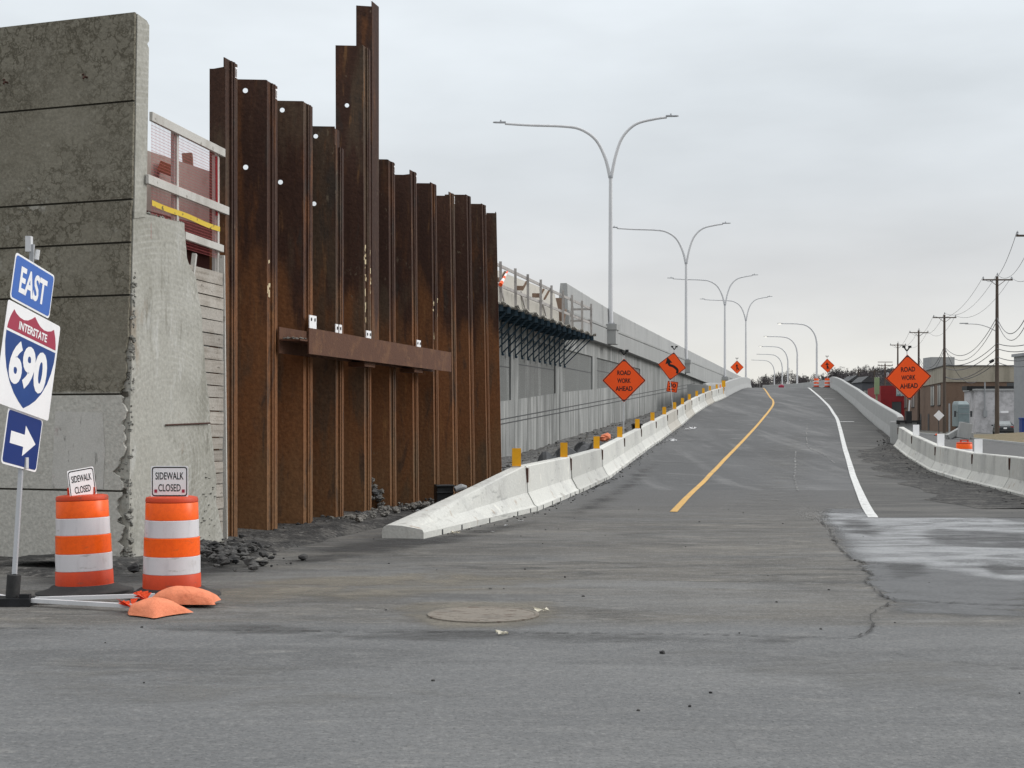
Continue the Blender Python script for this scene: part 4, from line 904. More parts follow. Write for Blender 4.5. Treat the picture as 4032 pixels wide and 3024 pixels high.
# ---------------------------------------------------------------- lamp posts
def arm(side, reach, rise, h):
    pts = []
    if side < 0:
        ctl = [(0,0),(-.25,1.0),(-.75,1.95),(-1.55,2.5),(-2.5,2.66),(-4.3,2.72),(-reach+.5,2.80)]
    else: ctl = [(0,0),(.22,1.1),(.60,2.1),(1.3,2.78),(2.3,3.05),(reach-.5,3.14)]
    return spline([Vector((x, 0, h+z)) for x, z in ctl], 5)
def lamp_double(loc, label):
    rt = thing('street_lamp', label, 'street lamp', loc, 'twin armed street lamps on the wall')
    g = MB(); o = Vector(loc)
    g.tube([o+Vector((0,0,.08)), o+Vector((0,0,4)), o+Vector((0,0,7.9))], [.135, .115, .095], 14); g.build('pole', GALV, rt, smooth=True)
    g = MB(); g.box(o+Vector((0,0,.04)), (.42, .42, .08)); 
    for sx in (-.15,.15):
        for sy in (-.15,.15): g.tube([o+Vector((sx,sy,.08)), o+Vector((sx,sy,.16))], .025, 6)
    g.build('base_plate', LAMPG, rt)
    g = MB(); g.tube([o+Vector((0,0,7.85)), o+Vector((0,0,7.98))], .13, 14); g.build('collar', LAMPG, rt)
    for side, reach in ((-1, 6.1), (1, 3.45)):
        pts = [o+p+Vector((side*.05,0,0)) for p in arm(side, reach, 0, 7.95)]
        g = MB(); k = len(pts); g.tube(pts, [.092-.030*i/(k-1) for i in range(k)], 10); a_ = g.build('arm', GALV, rt, smooth=True); a_['_o'] = tuple(o)
        e = pts[-1]; g = MB()
        g.plate([(-.05,-.07),(.5,-.12),(.62,-.06),(.64,0),(.62,.06),(.5,.12),(-.05,.07)], e+Vector((side*.0,0,.03)), (side,0,.03), (0,side,0), .05)
        g.box(e+Vector((side*.12,0,.07)), (.34,.2,.07)); g.tube([e+Vector((side*.22,0,.1)), e+Vector((side*.22,0,.2))], .04, 8)
        l_ = g.build('lamp_head', LAMPG, a_); del a_['_o']
    return rt
poles = [(5.27,76,6.68),(14.2,116,6.46),(23.2,155,6.2),(31.9,194,7.2)]
plb = ['nearest and tallest looking twin armed lamp post, on the big wall corbel', 'second twin armed lamp post, above the curve arrow sign', 'third twin armed lamp post, behind the second one', 'farthest twin armed lamp post, just right of the small orange merge sign']
for p, lb in zip(poles, plb): lamp_double(p, lb)
wallroot = [o for o in C.objects if o.name.startswith('retaining_wall') and 'panelled' in o.get('label', '')][0]
for i, (x, y, z) in enumerate(poles[:3]):
    g = MB(); yc = y-.1
    def cb(o0, o1, hy, z0, z1):
        vs = []
        for zz in (z0, z1):
            for yy, oo in ((yc-hy, o0), (yc-hy*.75, o1), (yc+hy*.75, o1), (yc+hy, o0)): vs.append(WP(yy, oo, zz))
        return vs
    base = Vector((x, y, 0)); oo = (base-Vector((wallx(y), y, 0))).dot(WN)+.38
    g.add(cb(.2, oo, .62, z-1.05, z-.3), [(0,1,2,3)[::-1],(4,5,6,7),(0,1,5,4),(1,2,6,5),(2,3,7,6)]); g.add(cb(.2, oo+.05, .67, z-.30, z), [(0,1,2,3)[::-1],(4,5,6,7),(0,1,5,4),(1,2,6,5),(2,3,7,6)])
    g.build('corbel', FASC, wallroot)
# bridge beyond the crest with single arm lamps
g = MB(); bp = [(40,205),(48.9,230),(53.7,268),(59.7,308),(66.1,348),(73,395)]
g.sweep(bp, lambda i: [(-11, 4.9), (.5, 4.9), (.5, 6.45), (.2, 6.45), (.15, 5.6), (-10.6, 5.6), (-10.7, 6.3), (-11, 6.3)])
for x, y in bp[1:]: g.box((x-5, y, 2.4), (7, 1.4, 5))
one(g, 'bridge', PARA, 'pale concrete bridge deck far beyond the crest', 'bridge', (55, 290, 0))
slb = ['nearest single arm lamp beyond the crest, rightmost and tallest of its row', 'second single arm lamp beyond the crest', 'middle single arm lamp of the five beyond the crest', 'fourth single arm lamp beyond the crest', 'farthest single arm lamp beyond the crest, leftmost of its row']
for i, (sx, sy, Y) in enumerate(((3216,1274,228),(3139,1325,268),(3102,1364,308),(3080,1395,348),(3049,1418,388))):
    top = P(sx, sy, Y); o = Vector((top.x, Y, 6.45)); hh = top.z-6.45
    rt = thing('street_lamp', slb[i], 'street lamp', o, 'single armed street lamps beyond the crest')
    g = MB(); ctl = [Vector((0,0,0)), Vector((0,0,hh-4.6)), Vector((-.02,0,hh-3.0)), Vector((-.45,0,hh-1.5)), Vector((-1.5,0,hh-.42)), Vector((-3.0,0,hh-.06)), Vector((-5.6,0,hh))]
    pts = [o+p for p in spline(ctl, 6)]; k = len(pts); g.tube(pts, [.17-.085*q/(k-1) for q in range(k)], 10); g.build('pole', GALV, rt, smooth=True)
    e = pts[-1]; g = MB(); g.box(e+Vector((-.3,0,.02)), (.75,.28,.10)); g.build('lamp_head', LAMPG, rt)
    if i < 3: g = MB(); g.box(e+Vector((-.34,0,-.05)), (.42,.24,.07)); g.build('lit_lens', LED, rt)

# ---------------------------------------------------------------- ramp parapets
def para_prof(zr, h=1.07, outz=None, side=1):
    oz = zr-.4 if outz is None else outz
    return [(0, oz), (0, zr+.08), (.10*side, zr+.45), (.17*side, zr+h-.03), (.20*side, zr+h), (.40*side, zr+h), (.43*side, zr+h-.03), (.45*side, oz)]
ys = [59+2.5*i for i in range(56)]
g = MB(); pts = [(interp(XRT, y)+.05, y) for y in ys]
g.sweep(pts, lambda i: para_prof(rampz(pts[i][0], pts[i][1]), 1.10, -.1)[::1])
one(g, 'ramp_parapet', PARA, 'smooth concrete parapet along the right side of the ramp', 'parapet', (interp(XRT, 59)+.2, 59, 0))
g = MB(); ys2 = [102+2.5*i for i in range(37)]; pts2 = [(interp(XLT, y)-(.0 if y > 112 else .75*sm((112-y)/8)), y) for y in ys2]
g.sweep(pts2, lambda i: [(-a, z) for a, z in para_prof(rampz(pts2[i][0], pts2[i][1]), 1.10+.12*sm((112-ys2[i])/8), None)][::-1])
one(g, 'ramp_parapet', PARA, 'smooth concrete parapet along the left side of the ramp near the crest', 'parapet', (16, 104, 2.5))
g = MB(); gy = [100+5*i for i in range(14)]
g.sweep([(interp(XLT, y)-.55, y) for y in gy], lambda i: [(-.05, 2), (-.05, 4.02+.022*(gy[i]-100)), (-1.55-.03*(gy[i]-100), 4.10+.018*(gy[i]-100)), (-1.55-.03*(gy[i]-100), 2)])
one(g, 'concrete_ledge', FASC, 'low dark ended concrete box between the big wall and ramp parapet', 'concrete box', (12, 100, 2.5))

# ---------------------------------------------------------------- concrete barriers
BLK = [(0,0),(0,.09),(.02,.13),(.16,.155),(.28,.172),(.32,.178),(.50,.185),(.55,.18),(.58,.16),(.60,.13),(.61,.09),(.61,0)]
def jersey(p0, p1, hs=1, taper=False, mn=.0):
    d = Vector((p1.x-p0.x, p1.y-p0.y, 0)); ln = d.length; d.normalize(); bk = Vector((-d.y, d.x, 0))*hs   # bk: away from the road
    g = MB(); stn = [0, .02, .5, .98, 1] if not taper else [0, .05, .2, .4, .6, .8, .98, 1]
    prof0 = [(0,0),(0,.08),(.055,.11),(.175,.33),(.205,.79),(.225,.81),(.385,.81),(.405,.79),(.435,.33),(.555,.11),(.61,.08),(.61,0)]
    n = len(prof0)
    for s in stn:
        c = p0+(p1-p0)*s
        for a, z in prof0:
            if taper:
                blk = BLK[prof0.index((a, z))]; w = min(1, s*1.03)**1.05; a, z = blk[0]+(a-blk[0])*w, blk[1]+(z-blk[1])*w
            e = .006 if s in (0, 1) else 0
            g.v.append(c+bk*a+Vector((0,0,z-e if z > .5 else z)))
    for j in range(len(stn)-1):
        for i in range(n-1):
            q = [j*n+i, (j+1)*n+i, (j+1)*n+i+1, j*n+i+1]; g.f.append(q if hs > 0 else q[::-1]); g.m.append(0)
    g.f.append(list(range(n))); g.f.append([(len(stn)-1)*n+i for i in range(n)][::-1]); g.m += [0, 0]
    return g, d, bk, ln
def barrier(p0, p1, hs, label, group, taper=False, delin=None, dark=False, mat_=None):
    rt = thing('concrete_barrier', label, 'barrier', (p0+p1)/2, group)
    d = (p1-p0).normalized(); g, d, bk, ln = jersey(p0+d*.025, p1-d*.025, hs, taper)
    g.build('body', mat_ or BARR, rt)
    for s in (.12, .30, .52, .78, .9):
        g = MB(); c = p0+(p1-p0)*(s+random.uniform(-.03,.03)); g.bar(c-bk*.003+Vector((0,0,.0)), c-bk*.003+Vector((0,0,.075)), .035, .012, (bk.x, bk.y, 0))
        g.build('drain_slot', DARKM, rt)
    if dark is not None:
        g = MB(); c = p1-d*.0; g.box(c+bk*.19+Vector((0,0,.64)), (.05,.06,.26) , Matrix.Rotation(math.atan2(-d.x, d.y), 3, 'Z')); g.build('steel_link', RUSTD, rt)
    if delin == 'y':
        c = p1-d*.28+bk*.305; g = MB(); g.box(c+Vector((0,0,.81+.16)), (.16,.012,.32), Matrix.Rotation(-.03,3,'Z')); g.box(c+Vector((0,.02,.82)), (.16,.08,.02)); g.build('delineator', DELY, rt)
    if delin == 'w':
        c = p1-d*.3+bk*.305; g = MB(); g.box(c+Vector((0,0,.81+.18)), (.26,.015,.38), Matrix.Rotation(.35,3,'Z')); g.build('delineator', SIGNW, rt)
    return rt
JL = [(x, y) for y, x in XLT[:16]]
JL = [Vector((x, y, rampz(x, y))) for x, y in JL]; rj = random.Random(6)
BR2 = mat('tan_barrier_concrete', (.42, .40, .36), [nl(1.2, .45, .7, (.36, .34, .30), .8)], rough=.9, fine=.08)
ords = ['second','third','fourth','fifth','sixth','seventh','eighth','ninth','tenth','eleventh','twelfth','thirteenth','fourteenth']
for i in range(15):
    lb = 'tapered nose piece starting the left barrier row beside the sheet piles' if i == 0 else ('last pale barrier at the far end of the left row' if i == 14 else '%s pale barrier of the left row, counted from its tapered nose' % ords[i-1])
    jt = Vector((rj.uniform(-.02,.02), 0, 0)) if i else Vector(); barrier(JL[i]+jt, JL[i+1]+jt*-.6, 1, lb, 'barriers along the left of the ramp', taper=(i == 0), delin='y' if i < 14 else None, mat_=BR2 if i in (7, 9, 12) else None)
JR = [Vector((x, y, rampz(x, y))) for y, x in XRT[:6]]
JR = [JR[0]+(JR[0]-JR[1])]+JR
rl = ['right hand barrier nearest the camera, cut by the photo edge, lowest in view', 'fifth right hand barrier from the parapet, at the picture edge', 'fourth right hand barrier from the parapet end', 'third right hand barrier from the parapet end', 'second right hand barrier from the parapet end', 'first right hand barrier, touching the end of the ramp parapet']
for i in range(1, 6): barrier(JR[i], JR[i+1], -1, rl[i], 'barriers along the right of the ramp', delin='w' if 1 < i < 5 else None)

# ---------------------------------------------------------------- text and signs
def text_polys(body, bold=.0):
    cu = bpy.data.curves.new('t', 'FONT'); cu.body = body; cu.size = 1; cu.offset = bold; cu.resolution_u = 4; cu.align_x = 'CENTER'
    ob = bpy.data.objects.new('t', cu); C.objects.link(ob); bpy.context.view_layer.update()
    dg = bpy.context.evaluated_depsgraph_get(); me = bpy.data.meshes.new_from_object(ob.evaluated_get(dg))
    vs = [v.co.copy() for v in me.vertices]; fs = [tuple(p.vertices) for p in me.polygons]
    bpy.data.objects.remove(ob); bpy.data.curves.remove(cu); bpy.data.meshes.remove(me)
    x0 = min(v.x for v in vs); x1 = max(v.x for v in vs); y0 = min(v.y for v in vs); y1 = max(v.y for v in vs)
    return [((v.x-(x0+x1)/2)/(x1-x0), (v.y-(y0+y1)/2)/(y1-y0)) for v in vs], fs
def lettering(g, body, o, r, u, cx, cy, w, h, z, bold=.02):
    vs, fs = text_polys(body, bold); n = r.cross(u).normalized()
    g.add([o+r*(cx+x*w)+u*(cy+y*h)+n*z for x, y in vs], fs)
def rrect(w, h, r_, n=5):
    pts = []
    for cx, cy, a0 in ((w/2-r_, h/2-r_, 0), (-w/2+r_, h/2-r_, 90), (-w/2+r_, -h/2+r_, 180), (w/2-r_, -h/2+r_, 270)):
        for i in range(n+1): a = R(a0+90*i/n); pts.append((cx+r_*math.cos(a), cy+r_*math.sin(a)))
    return pts
def ring(g, outer, inner, o, r, u, z):
    k = len(outer); n = r.cross(u).normalized(); i0 = len(g.v)
    g.v += [o+r*x+u*y+n*z for x, y in outer]+[o+r*x+u*y+n*z for x, y in inner]
    for i in range(k): g.f.append([i0+i, i0+(i+1) % k, i0+k+(i+1) % k, i0+k+i]); g.m.append(0)
def dia(h, r_):      # rounded diamond
    q = rrect(h*math.sqrt(2), h*math.sqrt(2), r_); c = math.cos(R(45)); return [((x-y)*c, (x+y)*c) for x, y in q]
def frame_axes(yaw, roll, pitch=0):
    r = Vector((math.cos(yaw), math.sin(yaw), 0)); u = Vector((0, 0, 1)); n = r.cross(u)
    q = Matrix.Rotation(roll, 3, n); r = q @ r; u = q @ u
    q = Matrix.Rotation(pitch, 3, r); return r, q @ u
def strip(g, pts, w, o, r, u, z, head=None):
    n = r.cross(u).normalized(); pts = [Vector((x, y)) for x, y in pts]; i0 = len(g.v)
    for i, p in enumerate(pts):
        d = (pts[min(i+1, len(pts)-1)]-pts[max(i-1, 0)]).normalized(); q = Vector((d.y, -d.x))*w/2
        for s in (p-q, p+q): g.v.append(o+r*s.x+u*s.y+n*z)
    for i in range(len(pts)-1): a = i0+2*i; g.f.append([a, a+1, a+3, a+2]); g.m.append(0)
    if head:
        d = (pts[-1]-pts[-2]).normalized(); q = Vector((d.y, -d.x)); p = pts[-1]; tip = p+d*head*1.05
        g.add([o+r*v.x+u*v.y+n*z for v in (p-q*head*.62-d*.12*head, p-d*.0, p+q*head*.62-d*.12*head, tip)], [(0,1,3),(1,2,3)])
def diamond(name, label, c, h, yaw, roll, kind, foot, group, postdir=None, mount=True):
    c = Vector(c); r, u = frame_axes(yaw, roll); n = r.cross(u).normalized()
    rt = thing(name, label, 'road sign', foot, group)
    g = MB(); g.plate(dia(h, .04), c, r, u, .006); g.build('panel', ORANGE, rt)
    g = MB(); ring(g, dia(h*.985, .04), dia(h*.935, .035), c, r, u, .0085); g.build('border', BLACK, rt)
    g = MB()
    if kind == 'text':
        for s, yy, ww in (('ROAD', .36*h, .62*h), ('WORK', .0, .62*h), ('AHEAD', -.36*h, .78*h)): lettering(g, s, c, r, u, 0, yy-.01, ww, .215*h, .0085, .028)
    elif kind == 'curve':
        pts = spline([Vector((.42*h,-.46*h,0)), Vector((.40*h,-.20*h,0)), Vector((.10*h,.0,0)), Vector((-.18*h,.06*h,0)), Vector((-.26*h,.20*h,0))], 5)
        strip(g, [(p.x, p.y) for p in pts], .17*h, c, r, u, .0085, .40*h)
    elif kind == 'merge':
        strip(g, [(-.02*h,-.5*h),(-.02*h,.15*h)], .14*h, c, r, u, .0085, .34*h); strip(g, [(.28*h,-.42*h),(.18*h,-.2*h),(.02*h,-.02*h)], .12*h, c, r, u, .0095)
    elif kind == 'added':
        strip(g, [(-.04*h,-.5*h),(-.04*h,.15*h)], .15*h, c, r, u, .0085, .34*h); strip(g, [(.24*h,-.48*h),(.12*h,-.25*h),(.0*h,-.05*h)], .12*h, c, r, u, .0095); strip(g, [(-.28*h,.16*h),(.25*h,.16*h)], .08*h, c, r, u, .0095)
    g.build('legend', BLACK, rt)
    g = MB()
    for s in (1, -1): g.box(c+u*s*(h-.08)-n*.0+n*.012, (.10,.012,.05))
    g.build('clamp', DARKM, rt)
    f = Vector(foot); top = c+u*(h+.14)-n*.03; g = MB(); g.bar(f, f+(c-u*h-f), .045, .045, (0,1,0)); g.bar(c-u*h-n*.03, top, .03, .03, (0,1,0)); g.build('post', GALV, rt)
    g = MB()
    for s in (-1, 1): g.bar(top, top+Vector((s*.12,0,.16)), .05, .03, (0,1,0)); g.box(top+Vector((s*.12,0,.17)), (.13,.02,.09))
    g.build('flag_holder', BLACK, rt)
    return rt, r, u
c = P(2457,1498,56); rz = rampz(5.2,56)
diamond('road_work_sign', 'orange diamond sign reading ROAD WORK AHEAD behind the left barriers', c, .86, .0, .0, 'text', (c.x-.02, 56, 1.0), 'orange diamond work signs')
g = MB(); 
c = P(3577,1486,57.5)
rtb, r, u = diamond('road_work_sign', 'orange diamond sign reading ROAD WORK AHEAD above the right parapet end', c, .93, .0, R(3), 'text', (c.x, 57.5, 1.70), 'orange diamond work signs')
g = MB(); g.box((c.x, 57.5, 1.72), (.22,.2,.5)); g.box((c.x, 57.5, 1.55), (.85,.12,.09)); g.box((c.x-.42, 57.5, 1.52),(.12,.1,.16)); g.box((c.x+.42,57.5,1.52),(.12,.1,.16)); g.build('base_clamp', BLACK, rtb)
g = MB(); g.box((c.x+.02, 58.2, .75), (.85, 1.2, 1.6)); one(g, 'concrete_block', PARA, 'dark sided concrete block at the end of the right parapet under the sign', 'concrete block', (c.x, 58.2, 0), bevel=.03)
c = P(2646,1442,80); f = (P(2653,1590,80).x, 80, 1.75)
rt, r, u = diamond('curve_sign', 'orange diamond sign with a left bending arrow beside the wall', c, .80, .0, R(-8), 'curve', f, 'orange diamond work signs')
c2 = P(2647,1523,80)
g = MB(); g.plate(rrect(.60,.60,.03), c2, r, u, .006); g.build('speed_plate', ORANGE, rt)
g = MB(); ring(g, rrect(.58,.58,.03), rrect(.53,.53,.03), c2, r, u, .0085); lettering(g, '30', c2, r, u, 0, .08, .40, .24, .0085, .03); lettering(g, 'MPH', c2, r, u, 0, -.16, .36, .10, .0085, .03); g.build('speed_legend', BLACK, rt)
c = P(2902,1446,185); diamond('merge_sign', 'small orange diamond sign with merging arrow left of the crest', c, .88, 0, 0, 'merge', (c.x, 185, 5.2), 'orange diamond work signs')
c = P(3258,1440,172); diamond('merge_sign', 'small orange diamond sign with crossed arrow right of the crest', c, .86, 0, R(2), 'added', (c.x, 172, 5.9), 'orange diamond work signs')

# interstate sign assembly on a tilted tripod
r = Vector((.0886,.988,-.150)).normalized(); u = Vector((.082,.143,.986)); u = (u-r*u.dot(r)).normalized(); n = r.cross(u).normalized()
rt = thing('route_sign', 'leaning portable stand with blue EAST, interstate 690 and arrow panels', 'road sign', (-4.42, 12.55, 0))
def panel(tl, w, h):
    o = tl+r*w/2-u*h/2; return o
Y0 = 12.36
q2 = P(23,1177,Y0); eye = Vector((0,0,1.65))
def onp(sx, sy, off=0.0):     # the point of the panel plane on that line of sight
    d = P(sx, sy, 1.0)-eye; return eye+d*((q2-eye).dot(n)+off)/d.dot(n)
o1 = panel(onp(62,992), .84, .415); o2 = panel(q2, 1.13, .905); o3 = panel(onp(32,1602), .74, .50)
for o, w, h, nm, m, lb in ((o1,.84,.415,'east_panel',SIGNB2,'EAST'), (o3,.74,.50,'arrow_panel',SIGND,None)):
    g = MB(); g.plate(rrect(w, h, .04), o, r, u, .003); pn = g.build(nm, SIGNW, rt); pn['_o'] = tuple(rt.location)
    g = MB(); g.plate(rrect(w-.035, h-.035, .035), o, r, u, .002, .003); g.build('field', m, pn)
    g = MB()
    if lb: lettering(g, 'EAST', o, r, u, .0, .0, .56, .24, .0065, .03)
    else: g.plate([(-.26,.055),(.02,.055),(.02,.14),(.27,0),(.02,-.14),(.02,-.055),(-.26,-.055)][::-1], o, r, u, .001, .0055)
    g.build('legend', SIGNW, pn); del pn['_o']
g = MB(); g.plate(rrect(1.13, .905, .03), o2, r, u, .003, .02); pn = g.build('shield_panel', SIGNW, rt); pn['_o'] = tuple(rt.location)
def sh(pts): return [((x-.5)*1.13, (y-.5)*.905) for x, y in pts]
top = [(.12,.935),(.17,.905),(.24,.885),(.31,.88),(.38,.895),(.44,.925),(.5,.965),(.56,.925),(.62,.895),(.69,.88),(.76,.885),(.83,.905),(.88,.935)]
red = top+[(.925,.86),(.95,.79),(.96,.735),(.04,.735),(.05,.79),(.075,.86)]
g = MB(); g.plate(sh(red)[::-1], o2, r, u, .001, .0235); g.build('red_band', SIGNR, pn)
side = [(.965,.71),(.96,.60),(.93,.48),(.88,.36),(.80,.245),(.70,.15),(.60,.085),(.5,.035)]
g = MB(); g.plate(sh(side+[(1-x, y) for x, y in side[::-1][1:]])[::-1], o2, r, u, .001, .0235); g.build('blue_shield', SIGNB, pn)
g = MB(); lettering(g, 'INTERSTATE', o2, r, u, 0, (.81-.5)*.905, .60, .075, .0262, .03); lettering(g, '690', o2, r, u, 0, (.445-.5)*.905, .78, .40, .0262, .045); g.build('legend', SIGNW, pn); del pn['_o']
g = MB(); cb = Vector((-4.415, 12.55, .0)); mid = (o1+o2+o3)/3-n*.04
tp = onp(127,962,-.04); lo_ = onp(84,1830,-.04); ba = lo_+(lo_-tp).normalized()*.1; ba = P(57,2262,12.62)
g.bar(ba, lo_+Vector((0,0,.02)), .036, .036, (0,1,0)); g.bar(lo_, tp, .036, .036, (0,1,0)); g.build('mast', LAMPG, rt)
g = MB(); g.box(tp-n*.03, (.05,.06,.14)); g.tube([tp-u*.05+n*.06, tp-u*.14+n*.06], .02, 6); g.tube([lo_-n*.05-r*.1, lo_-n*.02+r*.1], .012, 6); g.box(lo_+u*.02+n*.045, (.02,.07,.10)); g.build('clamp', GALV, rt)
g = MB(); a = P(18,2352,12.6); g.tube([a+Vector((.07,0,.0)), a+Vector((.085,0,.20))], .060, 14); g.build('spring_base', RUBBER, rt, smooth=True)
g = MB(); g.box(a+Vector((.05,0,-.035)), (.42,.24,.07)); g.box(a+Vector((.20,-.05,-.01)), (.09,.06,.09)); g.box(a+Vector((-.12,-.08,-.02)), (.2,.05,.06)); g.build('hub', BLK2, rt)
for b_ in (P(610,2378,12.9), P(660,2425,12.05), Vector((-6.0,12.2,.05)), Vector((-5.4,13.6,.04))):
    g = MB(); g.bar(a+Vector((.1,0,-.02)), Vector((b_.x, b_.y, .05)), .045, .035); g.build('leg', GALV, rt)

# sidewalk closed plates ride on the drums
def drum(loc, label, tilt, group='orange and white drums'):
    rt = thing('traffic_drum', label, 'traffic drum', loc, group); o = Vector(loc); q = Matrix.Rotation(tilt[0], 3, 'X') @ Matrix.Rotation(tilt[1], 3, 'Y')
    def lt(prof, name, m, nn=40):
        g = MB(); g.lathe(prof, o+Vector((0,0,.04)), nn, q); return g.build(name, m, rt, smooth=True)
    lt([(.276,0),(.276,.035),(.268,.04),(.266,.165),(.262,.172)], 'foot_section', ORPL)
    lt([(.258,.173),(.262,.176),(.262,.333),(.258,.336)], 'white_band', WHSH)
    lt([(.254,.337),(.258,.341),(.256,.505),(.250,.51)], 'orange_band', ORSH)
    lt([(.246,.511),(.250,.514),(.248,.668),(.244,.672)], 'white_band', WHSH)
    lt([(.240,.673),(.244,.677),(.241,.828),(.237,.834)], 'orange_band', ORSH)
    lt([(.236,.835),(.242,.84),(.242,.862),(.235,.880),(.20,.888),(.08,.893),(.02,.893)], 'lid', ORPL)
    g = MB(); g.bar(o+q@Vector((-.11,0,.93)), o+q@Vector((-.11,0,.98)), .04,.06,(0,1,0)); g.bar(o+q@Vector((.11,0,.93)), o+q@Vector((.11,0,.98)), .04,.06,(0,1,0)); g.bar(o+q@Vector((-.13,0,.985)), o+q@Vector((.13,0,.985)), .06,.03); g.build('handle', ORPL, rt)
    g = MB(); g.lathe([(.455,.0),(.45,.018),(.40,.026),(.33,.05),(.30,.075),(.27,.08),(.1,.08)], o, 36, Matrix.Rotation(tilt[0]*.8, 3, 'X') @ Matrix.Rotation(tilt[1]*.8, 3, 'Y')); g.build('rubber_base', RUBBER, rt, smooth=True)
    return rt
def closed_plate(c, w, h, yaw, roll, label):
    r, u = frame_axes(yaw, roll); n = r.cross(u).normalized(); rt = thing('sidewalk_sign', label, 'sign', c, 'white sidewalk closed signs')
    c = Vector(c); g = MB(); g.plate(rrect(w, h, .015), c, r, u, .004); g.build('panel', SIGNW, rt)
    g = MB(); ring(g, rrect(w*.95, h*.94, .025), rrect(w*.90, h*.87, .02), c, r, u, .006); g.build('border', BLACK, rt)
    g = MB(); lettering(g, 'SIDEWALK', c, r, u, 0, h*.18, w*.76, h*.235, .006, .012); lettering(g, 'CLOSED', c, r, u, 0, -h*.20, w*.60, h*.235, .006, .012); g.build('legend', BLACK, rt)
    g = MB(); g.tube([c-u*h*.5-n*.01, c-u*(h*.5+.06)-n*.01], .012, 6); g.build('bracket', ORPL, rt)
    return rt, r, u, n
drum((-3.18, 13.30, .0), 'orange and white drum under the level SIDEWALK CLOSED sign, right of the pair', (0, .0))
drum((-4.07, 13.55, .0), 'orange and white drum tilted slightly, left of the pair by the route sign', (R(-1), R(-2)))
c = P(668,1896,13.22); rt, r, u, n = closed_plate(c, .345, .29, .0, R(0), 'white SIDEWALK CLOSED sign standing level on the right drum')
g = MB()
for s in (-1, 1): g.plate(rrect(.026,.03,.004), Vector(c)+r*s*.128-u*.088, r, u, .002, .006)
g.build('sticker', SIGNR, rt)
c = P(322,1903,13.45); closed_plate(c, .28, .28, R(48), R(8), 'white SIDEWALK CLOSED sign turned and tipped on the left drum')
lt_ = C.objects[-1]

# sandbags on the tripod legs
def sandbag(c, w, d, h, ang, label, neck=1):
    g = MB(); n = 18; m_ = 12; q = Matrix.Rotation(ang, 3, 'Z'); c = Vector(c)
    for s in (1, -1):
        o = len(g.v)
        for j in range(m_+1):
            for i in range(n+1):
                x = -1+2*i/n; y = -1+2*j/m_
                px = x*(1-.13*(1-y*y)); py = y*(1-.17*(1-x*x))
                if neck and x < -.35: py *= 1-.80*((-.35-x)/.65)
                z = h*max(0, (1-x*x)*(1-y*y))**.48*(1+.12*noise.noise(Vector((x*2.5, y*2.5, w*9))))
                z = .012+z*(1 if s > 0 else .10) if s > 0 else .012-.0*z
                g.v.append(c+q@Vector((px*w/2, py*d/2, z)))
        for j in range(m_):
            for i in range(n):
                a = o+j*(n+1)+i; f_ = [a, a+1, a+n+2, a+n+1]; g.f.append(f_ if s > 0 else f_[::-1]); g.m.append(0)
    rt = one(g, 'sandbag', BAG, label, 'sandbag', c, 'orange sandbags on the stand legs', smooth=True, angle=80)
    g = MB(); e = q@Vector((-w/2, 0, .04)); rr = random.Random(int(w*100))
    for k in range(12):
        a = R(95+15*k)+ang; L_ = rr.uniform(.07, .12); t0 = e; v = Vector((math.cos(a), math.sin(a), rr.uniform(.1,.7)))*L_
        p = Vector((-v.y, v.x, .0))*.35; g.add([c+t0, c+t0+v+p, c+t0+v*1.1-p], [(0,1,2),(2,1,0)])
    g2 = g.build('tied_neck', mat('bag_tie', (.80,.10,.03), fine=.1), None, org=c); g2.parent = rt
    return rt
sandbag((-3.03, 12.00, .0), .50, .45, .130, R(-32), 'plump orange sandbag lying across the leg nearest the camera')
sandbag((-2.90, 12.55, .02), .64, .38, .145, R(3), 'longer orange sandbag lying behind, against the foot of the right drum')

# manhole, litter
g = MB(); g.lathe([(.47,.0),(.47,.012),(.44,.014),(.43,.008),(.02,.010)], (-.24,11.95,.002), 40)
for i in range(18):
    a = rnd.random()*6.28; q = rnd.random()**.5*.36; g.box((-.24+q*math.cos(a), 11.95+q*math.sin(a), .011), (.05,.03,.003), Matrix.Rotation(a, 3, 'Z'))
one(g, 'manhole_cover', MHOLE, 'brown cast iron manhole cover in the asphalt', 'manhole cover', (-.24, 11.95, 0))
def litter(c, s, m, label, name='litter', cat='litter', seed=0):
    rr = random.Random(seed); g = MB(); c = Vector(c)
    for _ in range(6):
        p = c+Vector((rr.uniform(-s,s), rr.uniform(-s,s)*.6, .004+rr.random()*s*.3)); a = [p+Vector((rr.uniform(-s,s)*.8, rr.uniform(-s,s)*.6, rr.uniform(0,s*.5))) for _ in range(4)]
        g.add([p]+a, [(0,1,2),(0,2,3),(0,3,4),(0,4,1)])
    return one(g, name, m, label, cat, c)
litter(G(2135,2412), .06, PAPER, 'crumpled pale paper on the rim of the manhole cover', seed=1)
litter(G(1972,2502), .05, PAPER, 'flat pale scrap of paper nearer the camera than the manhole', seed=2)
litter(G(1795,2103), .06, PAPER, 'pale leaf litter at the foot of the barrier nose', seed=3)
litter(G(2715,1694), .22, SIGNW, 'larger white scrap on the ramp beside the left barriers', seed=4)
litter(G(2645,1738), .14, SIGNW, 'small white scrap on the ramp below the larger one', seed=5)
for k, (sx, sy, lb) in enumerate(((1938,2097,'thin white chip on the asphalt nearest the barrier nose'),(1995,2073,'second white chip along the barrier nose'),(2050,2053,'third white chip along the barrier nose, rightmost'))):
    litter(G(sx, sy), .035, SIGNW, lb, seed=6+k)
